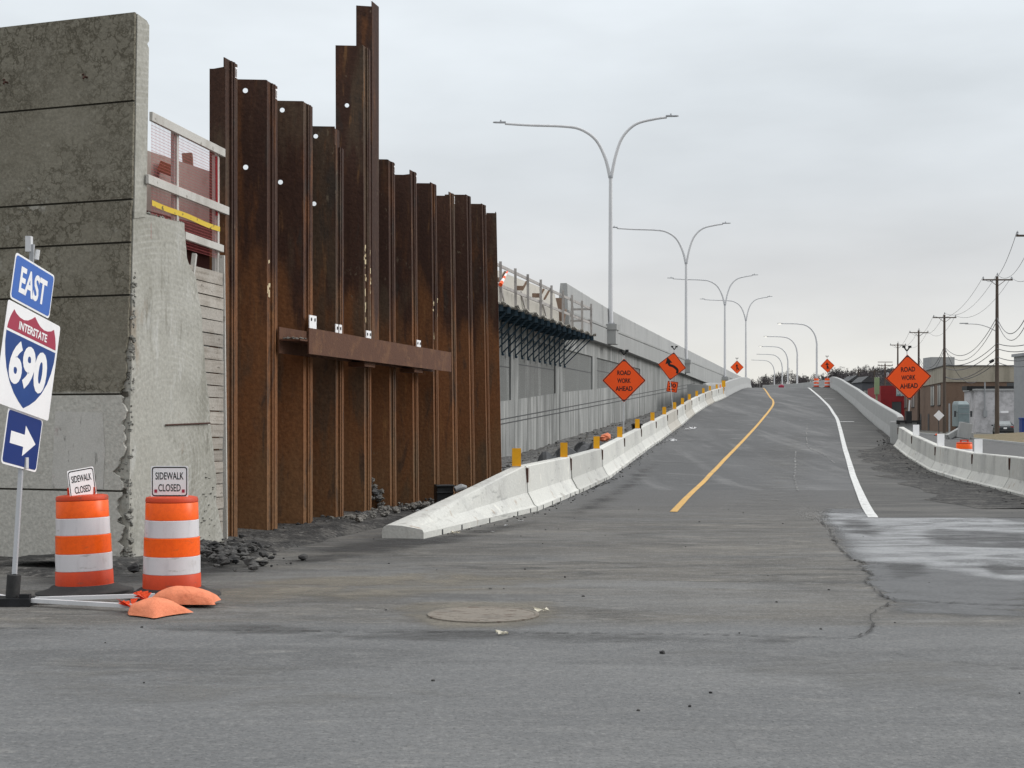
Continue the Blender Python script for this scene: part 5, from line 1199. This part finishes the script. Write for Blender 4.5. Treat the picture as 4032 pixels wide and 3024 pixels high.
for k, (sx, sy, s, lb) in enumerate(((2608,2574,.022,'black pebble on the right half of the foreground'),(2225,2276,.014,'small dark pebble above the manhole'),(2717,2790,.012,'tiny dark pebble low in the foreground'))):
    g = MB(); p = G(sx, sy); g.rock(p+Vector((0,0,s*.5)), s, .8); one(g, 'pebble', RUBBER, lb, 'pebble', p)
# things dumped between piles and barrier
b0 = W(7.0, 1.0)
p = P(1775,1955,24.8); rt = thing('plastic_crate', 'black plastic crate tipped behind the barrier nose', 'crate', (p.x, p.y, 0))
g = MB(); q = Matrix.Rotation(R(20), 3, 'Z'); c = Vector((p.x-.10, p.y, .28)); g.box(c, (.30,.03,.42), q); g.box(c+Vector((-.14,.16,0)), (.03,.34,.44), q); g.box(c+Vector((0,.16,.2)), (.28,.32,.03), q); g.box(c+Vector((0,-.02,.09)), (.32,.05,.03), q); g.box(c+Vector((0,-.02,-.07)), (.32,.05,.03), q); g.box(c+Vector((0,-.02,.205)), (.34,.07,.03), q); g.build('shell', BLK2, rt, bevel=.01)
g = MB(); g.tube([c+Vector((.17,0,.14)), c+Vector((.28,.05,.18)), c+Vector((.36,.1,.17))], [.05,.06,.04], 10); g.build('lid', GREYB, rt, smooth=True)
p = P(1672,2012,22.2); g = MB(); g.box((p.x, p.y, .12), (.22,.3,.2), Matrix.Rotation(.4,3,'Z')); g.bar((p.x-.12,p.y-.1,.24),(p.x+.14,p.y+.1,.16),.02,.02); one(g, 'plastic_bin', GREYB, 'pale grey plastic bin corner behind the barrier nose', 'bin', (p.x,p.y,0), bevel=.01)
def tarp(c, w, d, h, label, seed):
    rr = random.Random(seed); g = MB(); n = 14; c = Vector(c)
    for j in range(n+1):
        for i in range(n+1):
            x = -1+2*i/n; y = -1+2*j/n; z = h*max(0,(1-x*x)*(1-y*y))**.5*(.7+.6*noise.noise(Vector((x*2+seed, y*2, 0)))) ; g.v.append(c+Vector((x*w/2, y*d/2, max(-.03, z))))
    for j in range(n):
        for i in range(n): a = j*(n+1)+i; g.f.append([a,a+1,a+n+2,a+n+1]); g.m.append(0)
    return one(g, 'plastic_sheet', BLK2, label, 'plastic sheet', c)
tarp((1.0, 36.0, .12), .8, 1.0, .45, 'small heap of black plastic sheet behind the second yellow marker', 3)
tarp((1.35, 40, .30), 1.4, 3.4, .58, 'big heap of black plastic sheet behind the left barriers', 5)
tarp((2.55, 46.5, .50), 1.1, 3.6, .50, 'long flat black plastic sheet farther along behind the barriers', 8)
g = MB()
for i in range(4): g.bar((.9+.1*i, 35.4+.3*i, .42), (1.9+.1*i, 36.2+.3*i, .52), .05, .04)
one(g, 'timber_offcuts', WOODW, 'few pale timber sticks beside the black plastic', 'timber', (1.3, 36, .2))
g = MB(); g.rock((3.2, 48.0, 1.05), .2, .8); g.rock((3.05,47.9,1.0), .15, .8); one(g, 'sandbag', BAG, 'small orange sandbag behind the fourth yellow marker', 'sandbag', (3.8, 47.5, .7))
g = MB(); g.box((4.40, 50.2, 1.25), (.32,.2,.5)); g.box((4.40,50.1,1.45),(.4,.25,.06)); one(g, 'battery_box', BLACK, 'small black box at the foot of the left ROAD WORK AHEAD sign', 'box', (4.4, 50.2, .7), bevel=.02)

# ---------------------------------------------------------------- far drums, cone
def small_drum(loc, label): 
    return drum(loc, label, (0, 0), 'far orange and white drums')
z_ = rampz(31.6, 144)
small_drum((31.8, 143.5, rampz(31.8,143.5)), 'far orange drum at the crest beside the right parapet, nearer of two')
small_drum((31.45, 147, rampz(31.45,147)), 'far orange drum at the crest beside the right parapet, half hidden')
small_drum((14.15, 44.5, 0.0), 'lone orange drum behind the right hand barriers')
p = P(2841,1528,108); g = MB(); g.lathe([(.2,0),(.2,.03),(.13,.04),(.07,.45),(.03,.85),(.02,.86)], (p.x-.1, 108, 3.30+.1), 16); one(g, 'traffic_cone', ORANGE, 'tall orange cone at the far end of the left barrier row', 'cone', (p.x, 108, 3.4))
g = MB(); g.tube([(p.x+.3,109,3.2),(p.x+.3,109,4.5)], .03, 6); g.box((p.x+.3,108.95,4.35),(.28,.03,.5)); one(g, 'marker_panel', DELY, 'yellow marker panel beside the far orange cone', 'marker', (p.x+.3, 109, 3.2))
g = MB(); q = P(3076,1520,165); g.box((q.x, 165, q.z-.05), (.6,.4,.3)); g.box((q.x,165,q.z+.12),(.25,.2,.12)); one(g, 'red_bundle', SIGNR, 'small red bundle lying on the road past the crest', 'bundle', (q.x,165,q.z-.2), bevel=.05)

# ---------------------------------------------------------------- utility poles and wires
def upole(x, y, h, label, arms=1, small=False):
    rt = thing('utility_pole', label, 'utility pole', (x, y, 0), 'utility poles along the side street')
    g = MB(); g.tube([(x,y,-.2),(x,y,h*.5),(x,y,h)], [.22,.18,.13], 12); g.build('pole', POLEW, rt, smooth=True)
    g = MB(); g.bar((x-1.42,y-.14,h-.35),(x+1.42,y-.14,h-.35),.10,.13)
    for s in (-1,1): g.bar((x+s*.75,y-.16,h-.38),(x,y-.16,h-.95),.03,.05)
    g.build('crossarm', POLEW, rt)
    for s in (-1.34, 1.34, 0): g = MB(); g.lathe([(.05,0),(.07,.06),(.03,.10),(.08,.16),(.03,.26)], (x+s, y-.14, h-.29+(.35 if s == 0 else 0)), 10); g.build('insulator', LAMPG, rt, smooth=True)
    return rt
UP = [(34.7,94,14.1),(45.7,134,15.1),(52.9,174,14.4),(61.2,214,15.0),(68.9,254,15.2)]
ul = ['nearest utility pole, only its crossarm end enters the top right', 'big brown utility pole with street light in front of the white building', 'second brown utility pole in front of the tan building', 'third utility pole, just right of the road work sign', 'fourth utility pole, just left of the road work sign top']
rts = [upole(x, y, h, lb) for (x, y, h), lb in zip(UP, ul)]
x, y, h = UP[1]
g = MB(); pts = [P(3921,1304,134), P(3890,1288,133.8), P(3850,1277,133.6), P(3800,1275,133.4)]; g.tube(spline(pts), .045, 8); g.build('light_arm', GALV, rts[1])
g = MB(); e = pts[-1]; g.plate([(-.5,-.1),(.25,-.16),(.3,.16),(-.5,.1)], e, (1,0,0), (0,1,0), .08); g.build('lamp_head', LAMPG, rts[1])
g = MB(); q = P(3912,1418,133.6); g.tube([q, q+Vector((-.35,0,-.2))], .14, 8); g.build('cable_splice', BLACK, rts[1])
for (sx, sy, Y, lb) in ((3381,1452,330,'small far utility pole left of the red building'),(3443,1455,300,'far utility pole left of the road work sign, middle of three'),(3485,1432,270,'short utility pole with transformer beside the red building')):
    p = P(sx, sy, Y); rt = upole(p.x, Y, p.z, lb)
    if Y == 270: g = MB(); g.lathe([(.28,0),(.28,.8),(.1,.9)], (p.x+.4, Y-.2, p.z-2.6), 12); g.build('transformer', GREYB, rt); g = MB(); g.bar((p.x-1.4,Y-.1,p.z+.3),(p.x+1.4,Y-.1,p.z+.3),.1,.12); g.build('crossarm', POLEW, rt)
def wire(a, b, sag, label, r=.022):
    a = Vector(a); b = Vector(b); g = MB(); pts = []
    for i in range(17): t = i/16; p = a+(b-a)*t; p.z -= sag*4*t*(1-t); pts.append(p-(a+b)/2)
    g.tube(pts, r, 4); o = g.build('overhead_wire', WIRE, None); o.location = (a+b)/2; tag(o, label, 'wire', 'overhead wires')
wl = ['outer left', 'right', 'centre']
for i in range(4):
    (x0,y0,h0), (x1,y1,h1) = UP[i], UP[i+1]
    for s, nm in ((-1.34,'left insulator'),(1.34,'right insulator'),(0,'centre insulator')):
        dz = .0 if s else .3
        wire((x0+s,y0,h0-.1+dz),(x1+s,y1,h1-.1+dz), 1.5, 'thin wire from the %s, %s span of the pole row' % (nm, ['nearest','second','third','farthest'][i]), .018)
    if i < 3: wire((x0,y0,h0-3.8),(x1,y1,h1-3.9), 2.2, 'upper sagging cable, %s span of the pole row' % ['nearest','second','third'][i], .035); wire((x0,y0-.1,h0-4.1),(x1,y1-.1,h1-4.3), 2.4, 'lower sagging cable, %s span of the pole row' % ['nearest','second','third'][i], .03)
A1 = P(3925,1352,134)
for k, (sy0, sx1, sy1, lb) in enumerate(((1352,3724,1432,'topmost thick cable reaching the tan building'),(1372,3724,1450,'second thick cable reaching the tan building'),(1405,3724,1486,'third thick cable reaching the tan building'),(1425,3724,1484,'lowest thick cable reaching the tan building'))):
    wire(P(3925, sy0, 134), P(sx1, sy1, 174), .9, lb, .04)
    wire(P(4200, sy0-80+10*k, 100), P(3925, sy0, 134), .8, lb.replace('reaching the tan building', 'leaving the picture on the right'), .035)
wire(P(3721,1370,174), P(3845,1502,178), 1.6, 'service cable dropping from the second pole to the white building', .035)

# ---------------------------------------------------------------- buildings on the right
def building(label, loc, name='building'): return thing(name, label, 'building', loc)
d1 = Vector((.176, 1, 0)).normalized()
rt = building('two storey brown brick building with tan upper band', (57.8, 190, 0))
c0 = Vector((57.8, 190, 0)); c1 = c0+d1*62; c2 = c0+Vector((42, -1.5, 0)); c3 = c2+d1*62
def wallq(g, a, b, z0, z1, th=0): g.add([a+Vector((0,0,z0)), b+Vector((0,0,z0)), b+Vector((0,0,z1)), a+Vector((0,0,z1))], [(0,1,2,3)])
g = MB()
for a, b in ((c1, c0), (c0, c2), (c2, c3), (c3, c1)): wallq(g, a, b, -.1, 6.6)
g.build('brick_wall', BRICK, rt)
g = MB(); of = Vector((-.12,-.12,0)); q0, q1, q2, q3 = c0+Vector((-.15,-.15,0)), c1+Vector((-.15,.15,0)), c2+Vector((.15,-.15,0)), c3+Vector((.15,.15,0))
for a, b in ((q1, q0), (q0, q2), (q2, q3), (q3, q1)): wallq(g, a, b, 6.6, 8.75)
g.add([q0+Vector((0,0,6.6)), q1+Vector((0,0,6.6)), q3+Vector((0,0,6.6)), q2+Vector((0,0,6.6))], [(0,1,2,3)]); g.add([q0+Vector((0,0,8.7)), q1+Vector((0,0,8.7)), q3+Vector((0,0,8.7)), q2+Vector((0,0,8.7))], [(0,1,2,3)])
g.build('upper_band', TANP, rt)
g = MB()
for a, b in ((q1, q0), (q0, q2)): g.bar(a+Vector((0,0,8.78)), b+Vector((0,0,8.78)), .3, .1)
g.build('coping', DARKM, rt)
g = MB(); g.box(c0+d1*27+Vector((2.5,0,9.9)), (3.6,4,2.2)); g.build('roof_unit', GREYB, rt)
side_n = Vector((-d1.y, d1.x, 0))
for t, w in ((4.2,3.2),(11.5,4.2),(38,5),(50,5)):
    g = MB(); a = c0+d1*t+side_n*.05; b = c0+d1*(t+w)+side_n*.05; wallq(g, b, a, 3.6, 6.3); w_ = g.build('window', GLASSP, rt)
    g = MB(); g.bar(a+Vector((0,0,3.55)), b+Vector((0,0,3.55)), .15, .1); g.bar(a+Vector((0,0,6.35)), b+Vector((0,0,6.35)), .12, .1); g.bar((a+b)/2+Vector((0,0,3.6)), (a+b)/2+Vector((0,0,6.3)), .1, .1, (0,1,0)); w_['_o'] = tuple(rt.location); g.build('frame', DARKM, w_); del w_['_o']
for t in (17.5, 28): g = MB(); a = c0+d1*t+side_n*.04; b = c0+d1*(t+2)+side_n*.04; wallq(g, b, a, 0, 2.4); g.build('door', DARKM, rt)
for xx, w in ((8.2,2.7),(13.3,2.6),(18.0,2.4),(24,2.6)):
    g = MB(); a = c0+(c2-c0).normalized()*xx+Vector((0,-.04,0)); b = a+(c2-c0).normalized()*w; wallq(g, a, b, 4.2, 6.5); g.build('window', GLASS, rt)
rt = building('low white painted brick building behind the parked car', (62, 176, 0))
k0, k1 = P(3839,1700,176), P(3797,1700,184); k0.z = k1.z = 0; k2 = k0+Vector((40,-2,0)); k3 = k2+Vector((0,10,0))
g = MB()
for a, b in ((k1, k0), (k0, k2), (k2, k3), (k3, k1)): wallq(g, a, b, -.1, 5.2)
g.add([p+Vector((0,0,5.1)) for p in (k0, k2, k3, k1)], [(0,1,2,3)]); g.build('brick_wall', WBRICK, rt)
g = MB()
for a, b in ((k1, k0), (k0, k2)): g.bar(a+Vector((0,0,5.28)), b+Vector((0,0,5.28)), .35, .22)
g.build('coping', PARA, rt)
q = P(3878,1600,175.7); g = MB(); g.tube([(q.x,175.7,1.8),(q.x,175.7,6.2)], .09, 8); g.box((q.x,175.6,2.3), (.45,.2,.8)); g.build('meter_pipe', GREYB, rt)
g = MB(); a, b = P(3938,1622,175.3), P(3968,1622,175.3); g.bar(a, b, .5, .25); g.build('canopy', SIGNW, rt)
for s, lbw in ((3808,0),(3826,0)):
    q = P(s,1640,180.5); g = MB(); g.box((q.x-.1, 181 if s < 3820 else 178.2, 2.0), (.9,.3,3.4)); g.build('door', DARKM, rt)
g = MB(); q = P(3860,1530,176.5); g.box((q.x+3,178,5.5),(9,2,.5)); g.build('roof_edge', BLACK, rt)
g = MB(); q = P(4040,1540,150); g.box((q.x+1,150,4.1), (3.5,3,8.4)); g.box((q.x+1,150,8.4),(3.9,3.4,.3)); one(g, 'grey_tower', GREYB, 'grey metal clad edge of a building at the right picture edge', 'building', (q.x+1,150,0))
g = MB(); q = P(4036,1675,128); g.box((q.x,128,.9), (.8,.8,1.5)); g.box((q.x,128,1.7),(.9,.9,.15)); one(g, 'blue_bin', BLUEBIN, 'blue bin at the right picture edge', 'bin', (q.x,128,0), bevel=.05)
# red building, green panel, dark houses, white shed
rt = building('low red clad building left of the right road work sign', (63, 262, 0))
q0 = P(3456,1600,248); q1 = P(3572,1600,262); g = MB(); a = Vector((q0.x,246,0)); b = Vector((q1.x,240,0))
for p_, q_ in ((a, b), (b, b+Vector((4,25,0))), (a+Vector((4,25,0)), a)): wallq(g, p_, q_, -.1, 7.4)
g.add([v+Vector((0,0,7.3)) for v in (a, b, b+Vector((4,25,0)), a+Vector((4,25,0)))], [(0,1,2,3)]); g.build('wall', REDB, rt)
for i in range(3):
    p_ = a+(b-a)*(.18+.3*i)+Vector((0,-.08,0)); q_ = p_+(b-a)*.15; g = MB(); wallq(g, p_, q_, 2.2, 4.6); w_ = g.build('window', GLASS, rt); w_['_o'] = tuple(rt.location)
    g = MB(); g.bar(p_+Vector((0,-.05,4.7)), q_+Vector((0,-.05,4.7)), .12, .14); g.bar(p_+Vector((0,-.05,2.1)), q_+Vector((0,-.05,2.1)), .12, .14); g.build('frame', REDB, w_); del w_['_o']
g = MB(); p_ = a+(b-a)*.25+Vector((0,-.1,0)); wallq(g, p_, p_+(b-a)*.35, 5.6, 7.0); g.build('sign_board', mat('pale_board', (.42,.48,.48), [nl(1.5,.5,.56,(.12,.2,.22),.8)], fine=.1), rt)
g = MB(); q = P(3447,1520,245); g.box((q.x,244,q.z), (.8,.3,2.9)); g.bar((q.x,244.2,0),(q.x,244.2,q.z+1.2),.25,.25,(0,1,0)); one(g, 'green_panel', GREENB, 'pale green panel on a post left of the red building', 'sign board', (q.x,244,0))
for i, (sx0, sx1, sy, Y, lb, m) in enumerate(((3345,3400,1500,300,'dark low building behind the right parapet, left one', DARKM),(3395,3440,1505,280,'dark grey building behind the right parapet beside the green panel', mat('slate_siding',(.08,.085,.095),fine=.1)))):
    a = P(sx0, sy, Y); b = P(sx1, sy, Y); rt = building(lb, (a.x, Y, 0)); g = MB(); g.box(((a.x+b.x)/2, Y+4, a.z/2), (b.x-a.x, 8, a.z)); g.build('wall', m, rt)
    g = MB(); cx = (a.x+b.x)/2; w = (b.x-a.x)/2+.3; g.add([(cx-w,Y-.3,a.z),(cx+w,Y-.3,a.z),(cx,Y-.3,a.z+1.2),(cx-w,Y+8,a.z),(cx+w,Y+8,a.z),(cx,Y+8,a.z+1.2)], [(0,1,2),(5,4,3),(0,2,5,3),(1,4,5,2),(0,3,4,1)]); g.build('roof', DARKM, rt)
    for j in range(3): g = MB(); g.box((a.x+.6+(b.x-a.x)*.3*j, Y-.05, a.z-2.1), (.6,.06,.9)); g.build('window', GLASSP, rt)
# parked lorry
q = P(3783,1640,168); o = Vector((q.x, 168, 0)); rt = thing('box_truck', 'grey green lorry seen from behind between the buildings', 'truck', o)
g = MB(); g.box(o+Vector((0,0,2.05)), (1.35,2.4,2.6)); g.add([o+Vector(v) for v in ((-.67,-1.2,3.35),(.67,-1.2,3.35),(.55,-.6,3.75),(-.55,-.6,3.75),(-.67,1.2,3.35),(.67,1.2,3.35),(.55,1.1,3.75),(-.55,1.1,3.75))], [(0,1,2,3),(3,2,6,7),(1,5,6,2),(0,3,7,4),(4,7,6,5)]); g.build('cab', TEAL, rt, bevel=.08)
for z in (1.3,2.3,3.0): g = MB(); g.bar(o+Vector((-.6,-1.22,z)), o+Vector((.6,-1.22,z)), .03, .05); g.build('panel_rib', GREYB, rt)
for s in (-1,1):
    g = MB(); g.lathe([(.3,-.13),(.48,-.12),(.5,-.08),(.5,.08),(.48,.12),(.3,.13)], o+Vector((s*.5,-.5,.5)), 20, Matrix.Rotation(R(90),3,'Y')); g.build('wheel', RUBBER, rt, smooth=True)
    g = MB(); g.bar(o+Vector((s*.95,-.9,1.9)), o+Vector((s*.95,-.9,2.6)), .22, .1, (0,1,0)); g.bar(o+Vector((s*.68,-.9,2.4)), o+Vector((s*.95,-.9,2.4)), .04,.04); g.build('mirror', DARKM, rt)
g = MB(); g.box(o+Vector((0,-1.3,.62)), (1.5,.2,.25)); g.build('bumper', DARKM, rt)
# parked car, three-quarter rear view
def car(loc, yaw, label):
    rt = thing('parked_car', label, 'car', loc); q = Matrix.Rotation(yaw, 3, 'Z'); o = Vector(loc)
    def T(v): return o+q@Vector(v)
    secs = [(-2.25,.72,.45,.80,.80),(-2.15,.82,.32,.95,.95),(-1.6,.88,.25,1.02,1.02),(-1.35,.89,.25,1.03,1.05),(-.55,.90,.22,.98,1.42),(.2,.90,.22,.98,1.46),(.75,.90,.22,.97,1.38),(1.45,.88,.25,.95,.97),(2.0,.84,.3,.82,.84),(2.3,.70,.42,.66,.66)]
    g = MB()
    for y, w, zb, zw, zt in secs:
        wt = w*.72 if zt > zw+.1 else w*.9
        for v in ((-w*.9,y,zb),(-w,y,zb+.2),(-w,y,zw-.1),(-w*.95,y,zw),(-wt,y,zt),(wt,y,zt),(w*.95,y,zw),(w,y,zw-.1),(w,y,zb+.2),(w*.9,y,zb)): g.v.append(T(v))
    n = 10
    for j in range(len(secs)-1):
        for i in range(n): a = j*n+i; b = j*n+(i+1) % n; g.f.append([a, b, b+n, a+n]); g.m.append(0)
    g.f.append(list(range(n))[::-1]); g.f.append([(len(secs)-1)*n+i for i in range(n)]); g.m += [0,0]
    g.build('body', CARP, rt, smooth=True, angle=40)
    g = MB(); g.add([T(v) for v in ((-.66,-1.37,1.07),(.66,-1.37,1.07),(.57,-.66,1.405),(-.57,-.66,1.405))], [(0,1,2,3)]); 
    g.build('rear_window', mat('sky_lit_glass', (.10,.12,.125), rough=.15, fine=0, spec=.8), rt)
    g = MB(); 
    for s in (-1,1): g.add([T(v) for v in ((s*.86,-1.1,1.06),(s*.86,.95,1.04),(s*.68,.55,1.36),(s*.68,-.55,1.40))], [(0,1,2,3)])
    g.build('side_window', GLASS, rt)
    for s in (-1,1):
        g = MB(); g.box(T((s*.66,-2.19,.84)), (.30,.10,.17), q); g.build('tail_light', TAIL, rt)
        for y in (-1.4, 1.4): g = MB(); g.lathe([(.18,-.1),(.31,-.1),(.33,-.06),(.33,.06),(.31,.1),(.18,.1)], T((s*.80,y,.33)), 20, q@Matrix.Rotation(R(90),3,'Y')); g.build('wheel', RUBBER, rt, smooth=True)
    g = MB(); g.box(T((0,-2.27,.72)), (.32,.03,.16), q); g.build('number_plate', SIGNW, rt)
    g = MB(); g.box(T((0,-2.2,.50)), (1.5,.15,.2), q); g.build('bumper', DARKM, rt)
    for s in (-1,1): g = MB(); g.box(T((s*1.0,.6,1.0)), (.2,.1,.14), q); g.build('mirror', CARP, rt)
q = P(3950,1700,146); car((q.x, 146, 0), R(-14), 'dark saloon car parked behind the big utility pole')
# sign back, rubble, small items across the street
q = P(3697,1636,140); rt = thing('sign_back', 'white back of a tilted diamond sign across the street', 'road sign', (q.x,140,0))
g = MB(); g.plate(dia(.52,.03), q, (1,0,0), (0,0,1), .02); g.build('panel', SIGNW, rt)
g = MB(); g.bar((q.x,140,.0),(q.x-.05,140.05,q.z+.6),.06,.06,(0,1,0)); g.bar((q.x-.5,140,.05),(q.x+.5,140,.05),.08,.06); g.build('post', DARKM, rt)
g = MB(); g.box((q.x-.1,139.6,.12),(.7,.4,.16)); one(g, 'sandbag', ORANGE, 'orange sandbag at the foot of the white sign back', 'sandbag', (q.x-.1,139.6,0), bevel=.06)
g = MB(); rr = random.Random(21)
q = P(3790,1700,116); g.bar((q.x-.9,117,.15),(q.x+.55,117.2,.95), .5, .45); g.box((q.x+.35,116.6,.7),(1.0,.5,1.3), Matrix.Rotation(.18,3,'Y')); g.box((q.x-.35,117.2,.3),(1.3,.5,.5), Matrix.Rotation(-.25,3,'Y')); g.box((q.x+.9,117.6,.3),(.9,.6,.5))
one(g, 'broken_barriers', PARA, 'heap of broken pale concrete across the street beyond the right barriers', 'rubble heap', (36,117,0), bevel=.04)
g = MB(); q = P(3738,1650,160); g.tube([(q.x,160,0),(q.x,160,3.4)], .10, 8); one(g, 'bollard_post', GREYB, 'pale steel post beside the lorry', 'post', (q.x,160,0))

# ---------------------------------------------------------------- hill and woods on the skyline
g = MB(); n = 60
def hillz(x): return interp([(60,6),(100,12),(110.7,18.5),(116,20),(121,22),(126,22.5),(131,21),(143,21.4),(152,23.7),(166,24.3),(190,24.5),(260,24),(330,18),(500,10)], x)
for i in range(n+1):
    x = 60+440*i/n; h = hillz(x)-2.6
    for y, k in ((560,0),(610,.75),(680,1),(900,1),(1000,.0)): g.v.append(Vector((x, y, h*k-.3)))
for i in range(n):
    for j in range(4): a = i*5+j; g.f.append([a, a+5, a+6, a+1]); g.m.append(0)
struct(g, 'hills', HILLM, 'dark wooded hill on the skyline', smooth=True)
g = MB(); rr = random.Random(33)
for _ in range(640):
    x = rr.uniform(102, 205); y = rr.uniform(570, 680); k = sm((y-555)/100); b = max(0, (hillz(x)-3.4)*k-.5); h = rr.uniform(2.6, 5.2)*(1.25 if rr.random() < .12 else 1)*(.6 if x < 100 else 1)
    g.bar((x,y,b),(x,y,b+h*.6),.3,.3,(0,1,0))
    for q in range(7): a_ = rr.uniform(-1,1); g.bar((x+a_*h*.2,y,b+h*.6),(x+a_*h*.42,y,b+h*(1.02+.18*rr.random()-.3*abs(a_))),.07,.07,(0,1,0))
    cone = rr.random() < .05
    for q in range(44):
        if cone: t = rr.random(); rad = (1-t)*1.5; zz = b+h*.15+t*h*1.0; a = rr.random()*6.28; c = Vector((x+math.cos(a)*rad, y, zz))
        else: a = rr.random()*6.28; e = rr.random()**.5; c = Vector((x+math.cos(a)*e*h*.42, y+rr.uniform(-1,1), b+h*.62+math.sin(a)*e*h*.42))
        s_ = rr.uniform(.25, .75); d = Vector((rr.uniform(-1,1), rr.uniform(-.4,.4), rr.uniform(.1,1.1))).normalized()*s_*1.3; w = Vector((d.z, 0, -d.x))*rr.uniform(.15,.45)
        g.add([c-d*.5-w*.5, c-d*.4+w*.5, c+d], [(0,1,2)])
stuff(g, 'distant_woods', TWIG, 'dark bare trees covering the hill on the skyline', 'woods')
g = MB()
for _ in range(170):
    y = rr.uniform(300, 420); sx = rr.uniform(3330, 3560); x = (sx-2016)*y/F; h = rr.uniform(8, 13.5)
    g.bar((x,y,-.1),(x,y,h*.7),.2,.2,(0,1,0))
    for q in range(90):
        a = rr.random()*6.28; e = rr.random()**.5; c = Vector((x+math.cos(a)*e*h*.36, y+rr.uniform(-1,1), h*.62+math.sin(a)*e*h*.40)); d = Vector((rr.uniform(-1,1), rr.uniform(-.4,.4), rr.uniform(.1,1.1))).normalized()*rr.uniform(.3,.8); w = Vector((d.z,0,-d.x))*rr.uniform(.1,.3)
        g.add([c-d*.5-w*.5, c-d*.4+w*.5, c+d], [(0,1,2)])
stuff(g, 'distant_woods', TWIG, 'darker bare trees behind the red building and right parapet', 'woods')
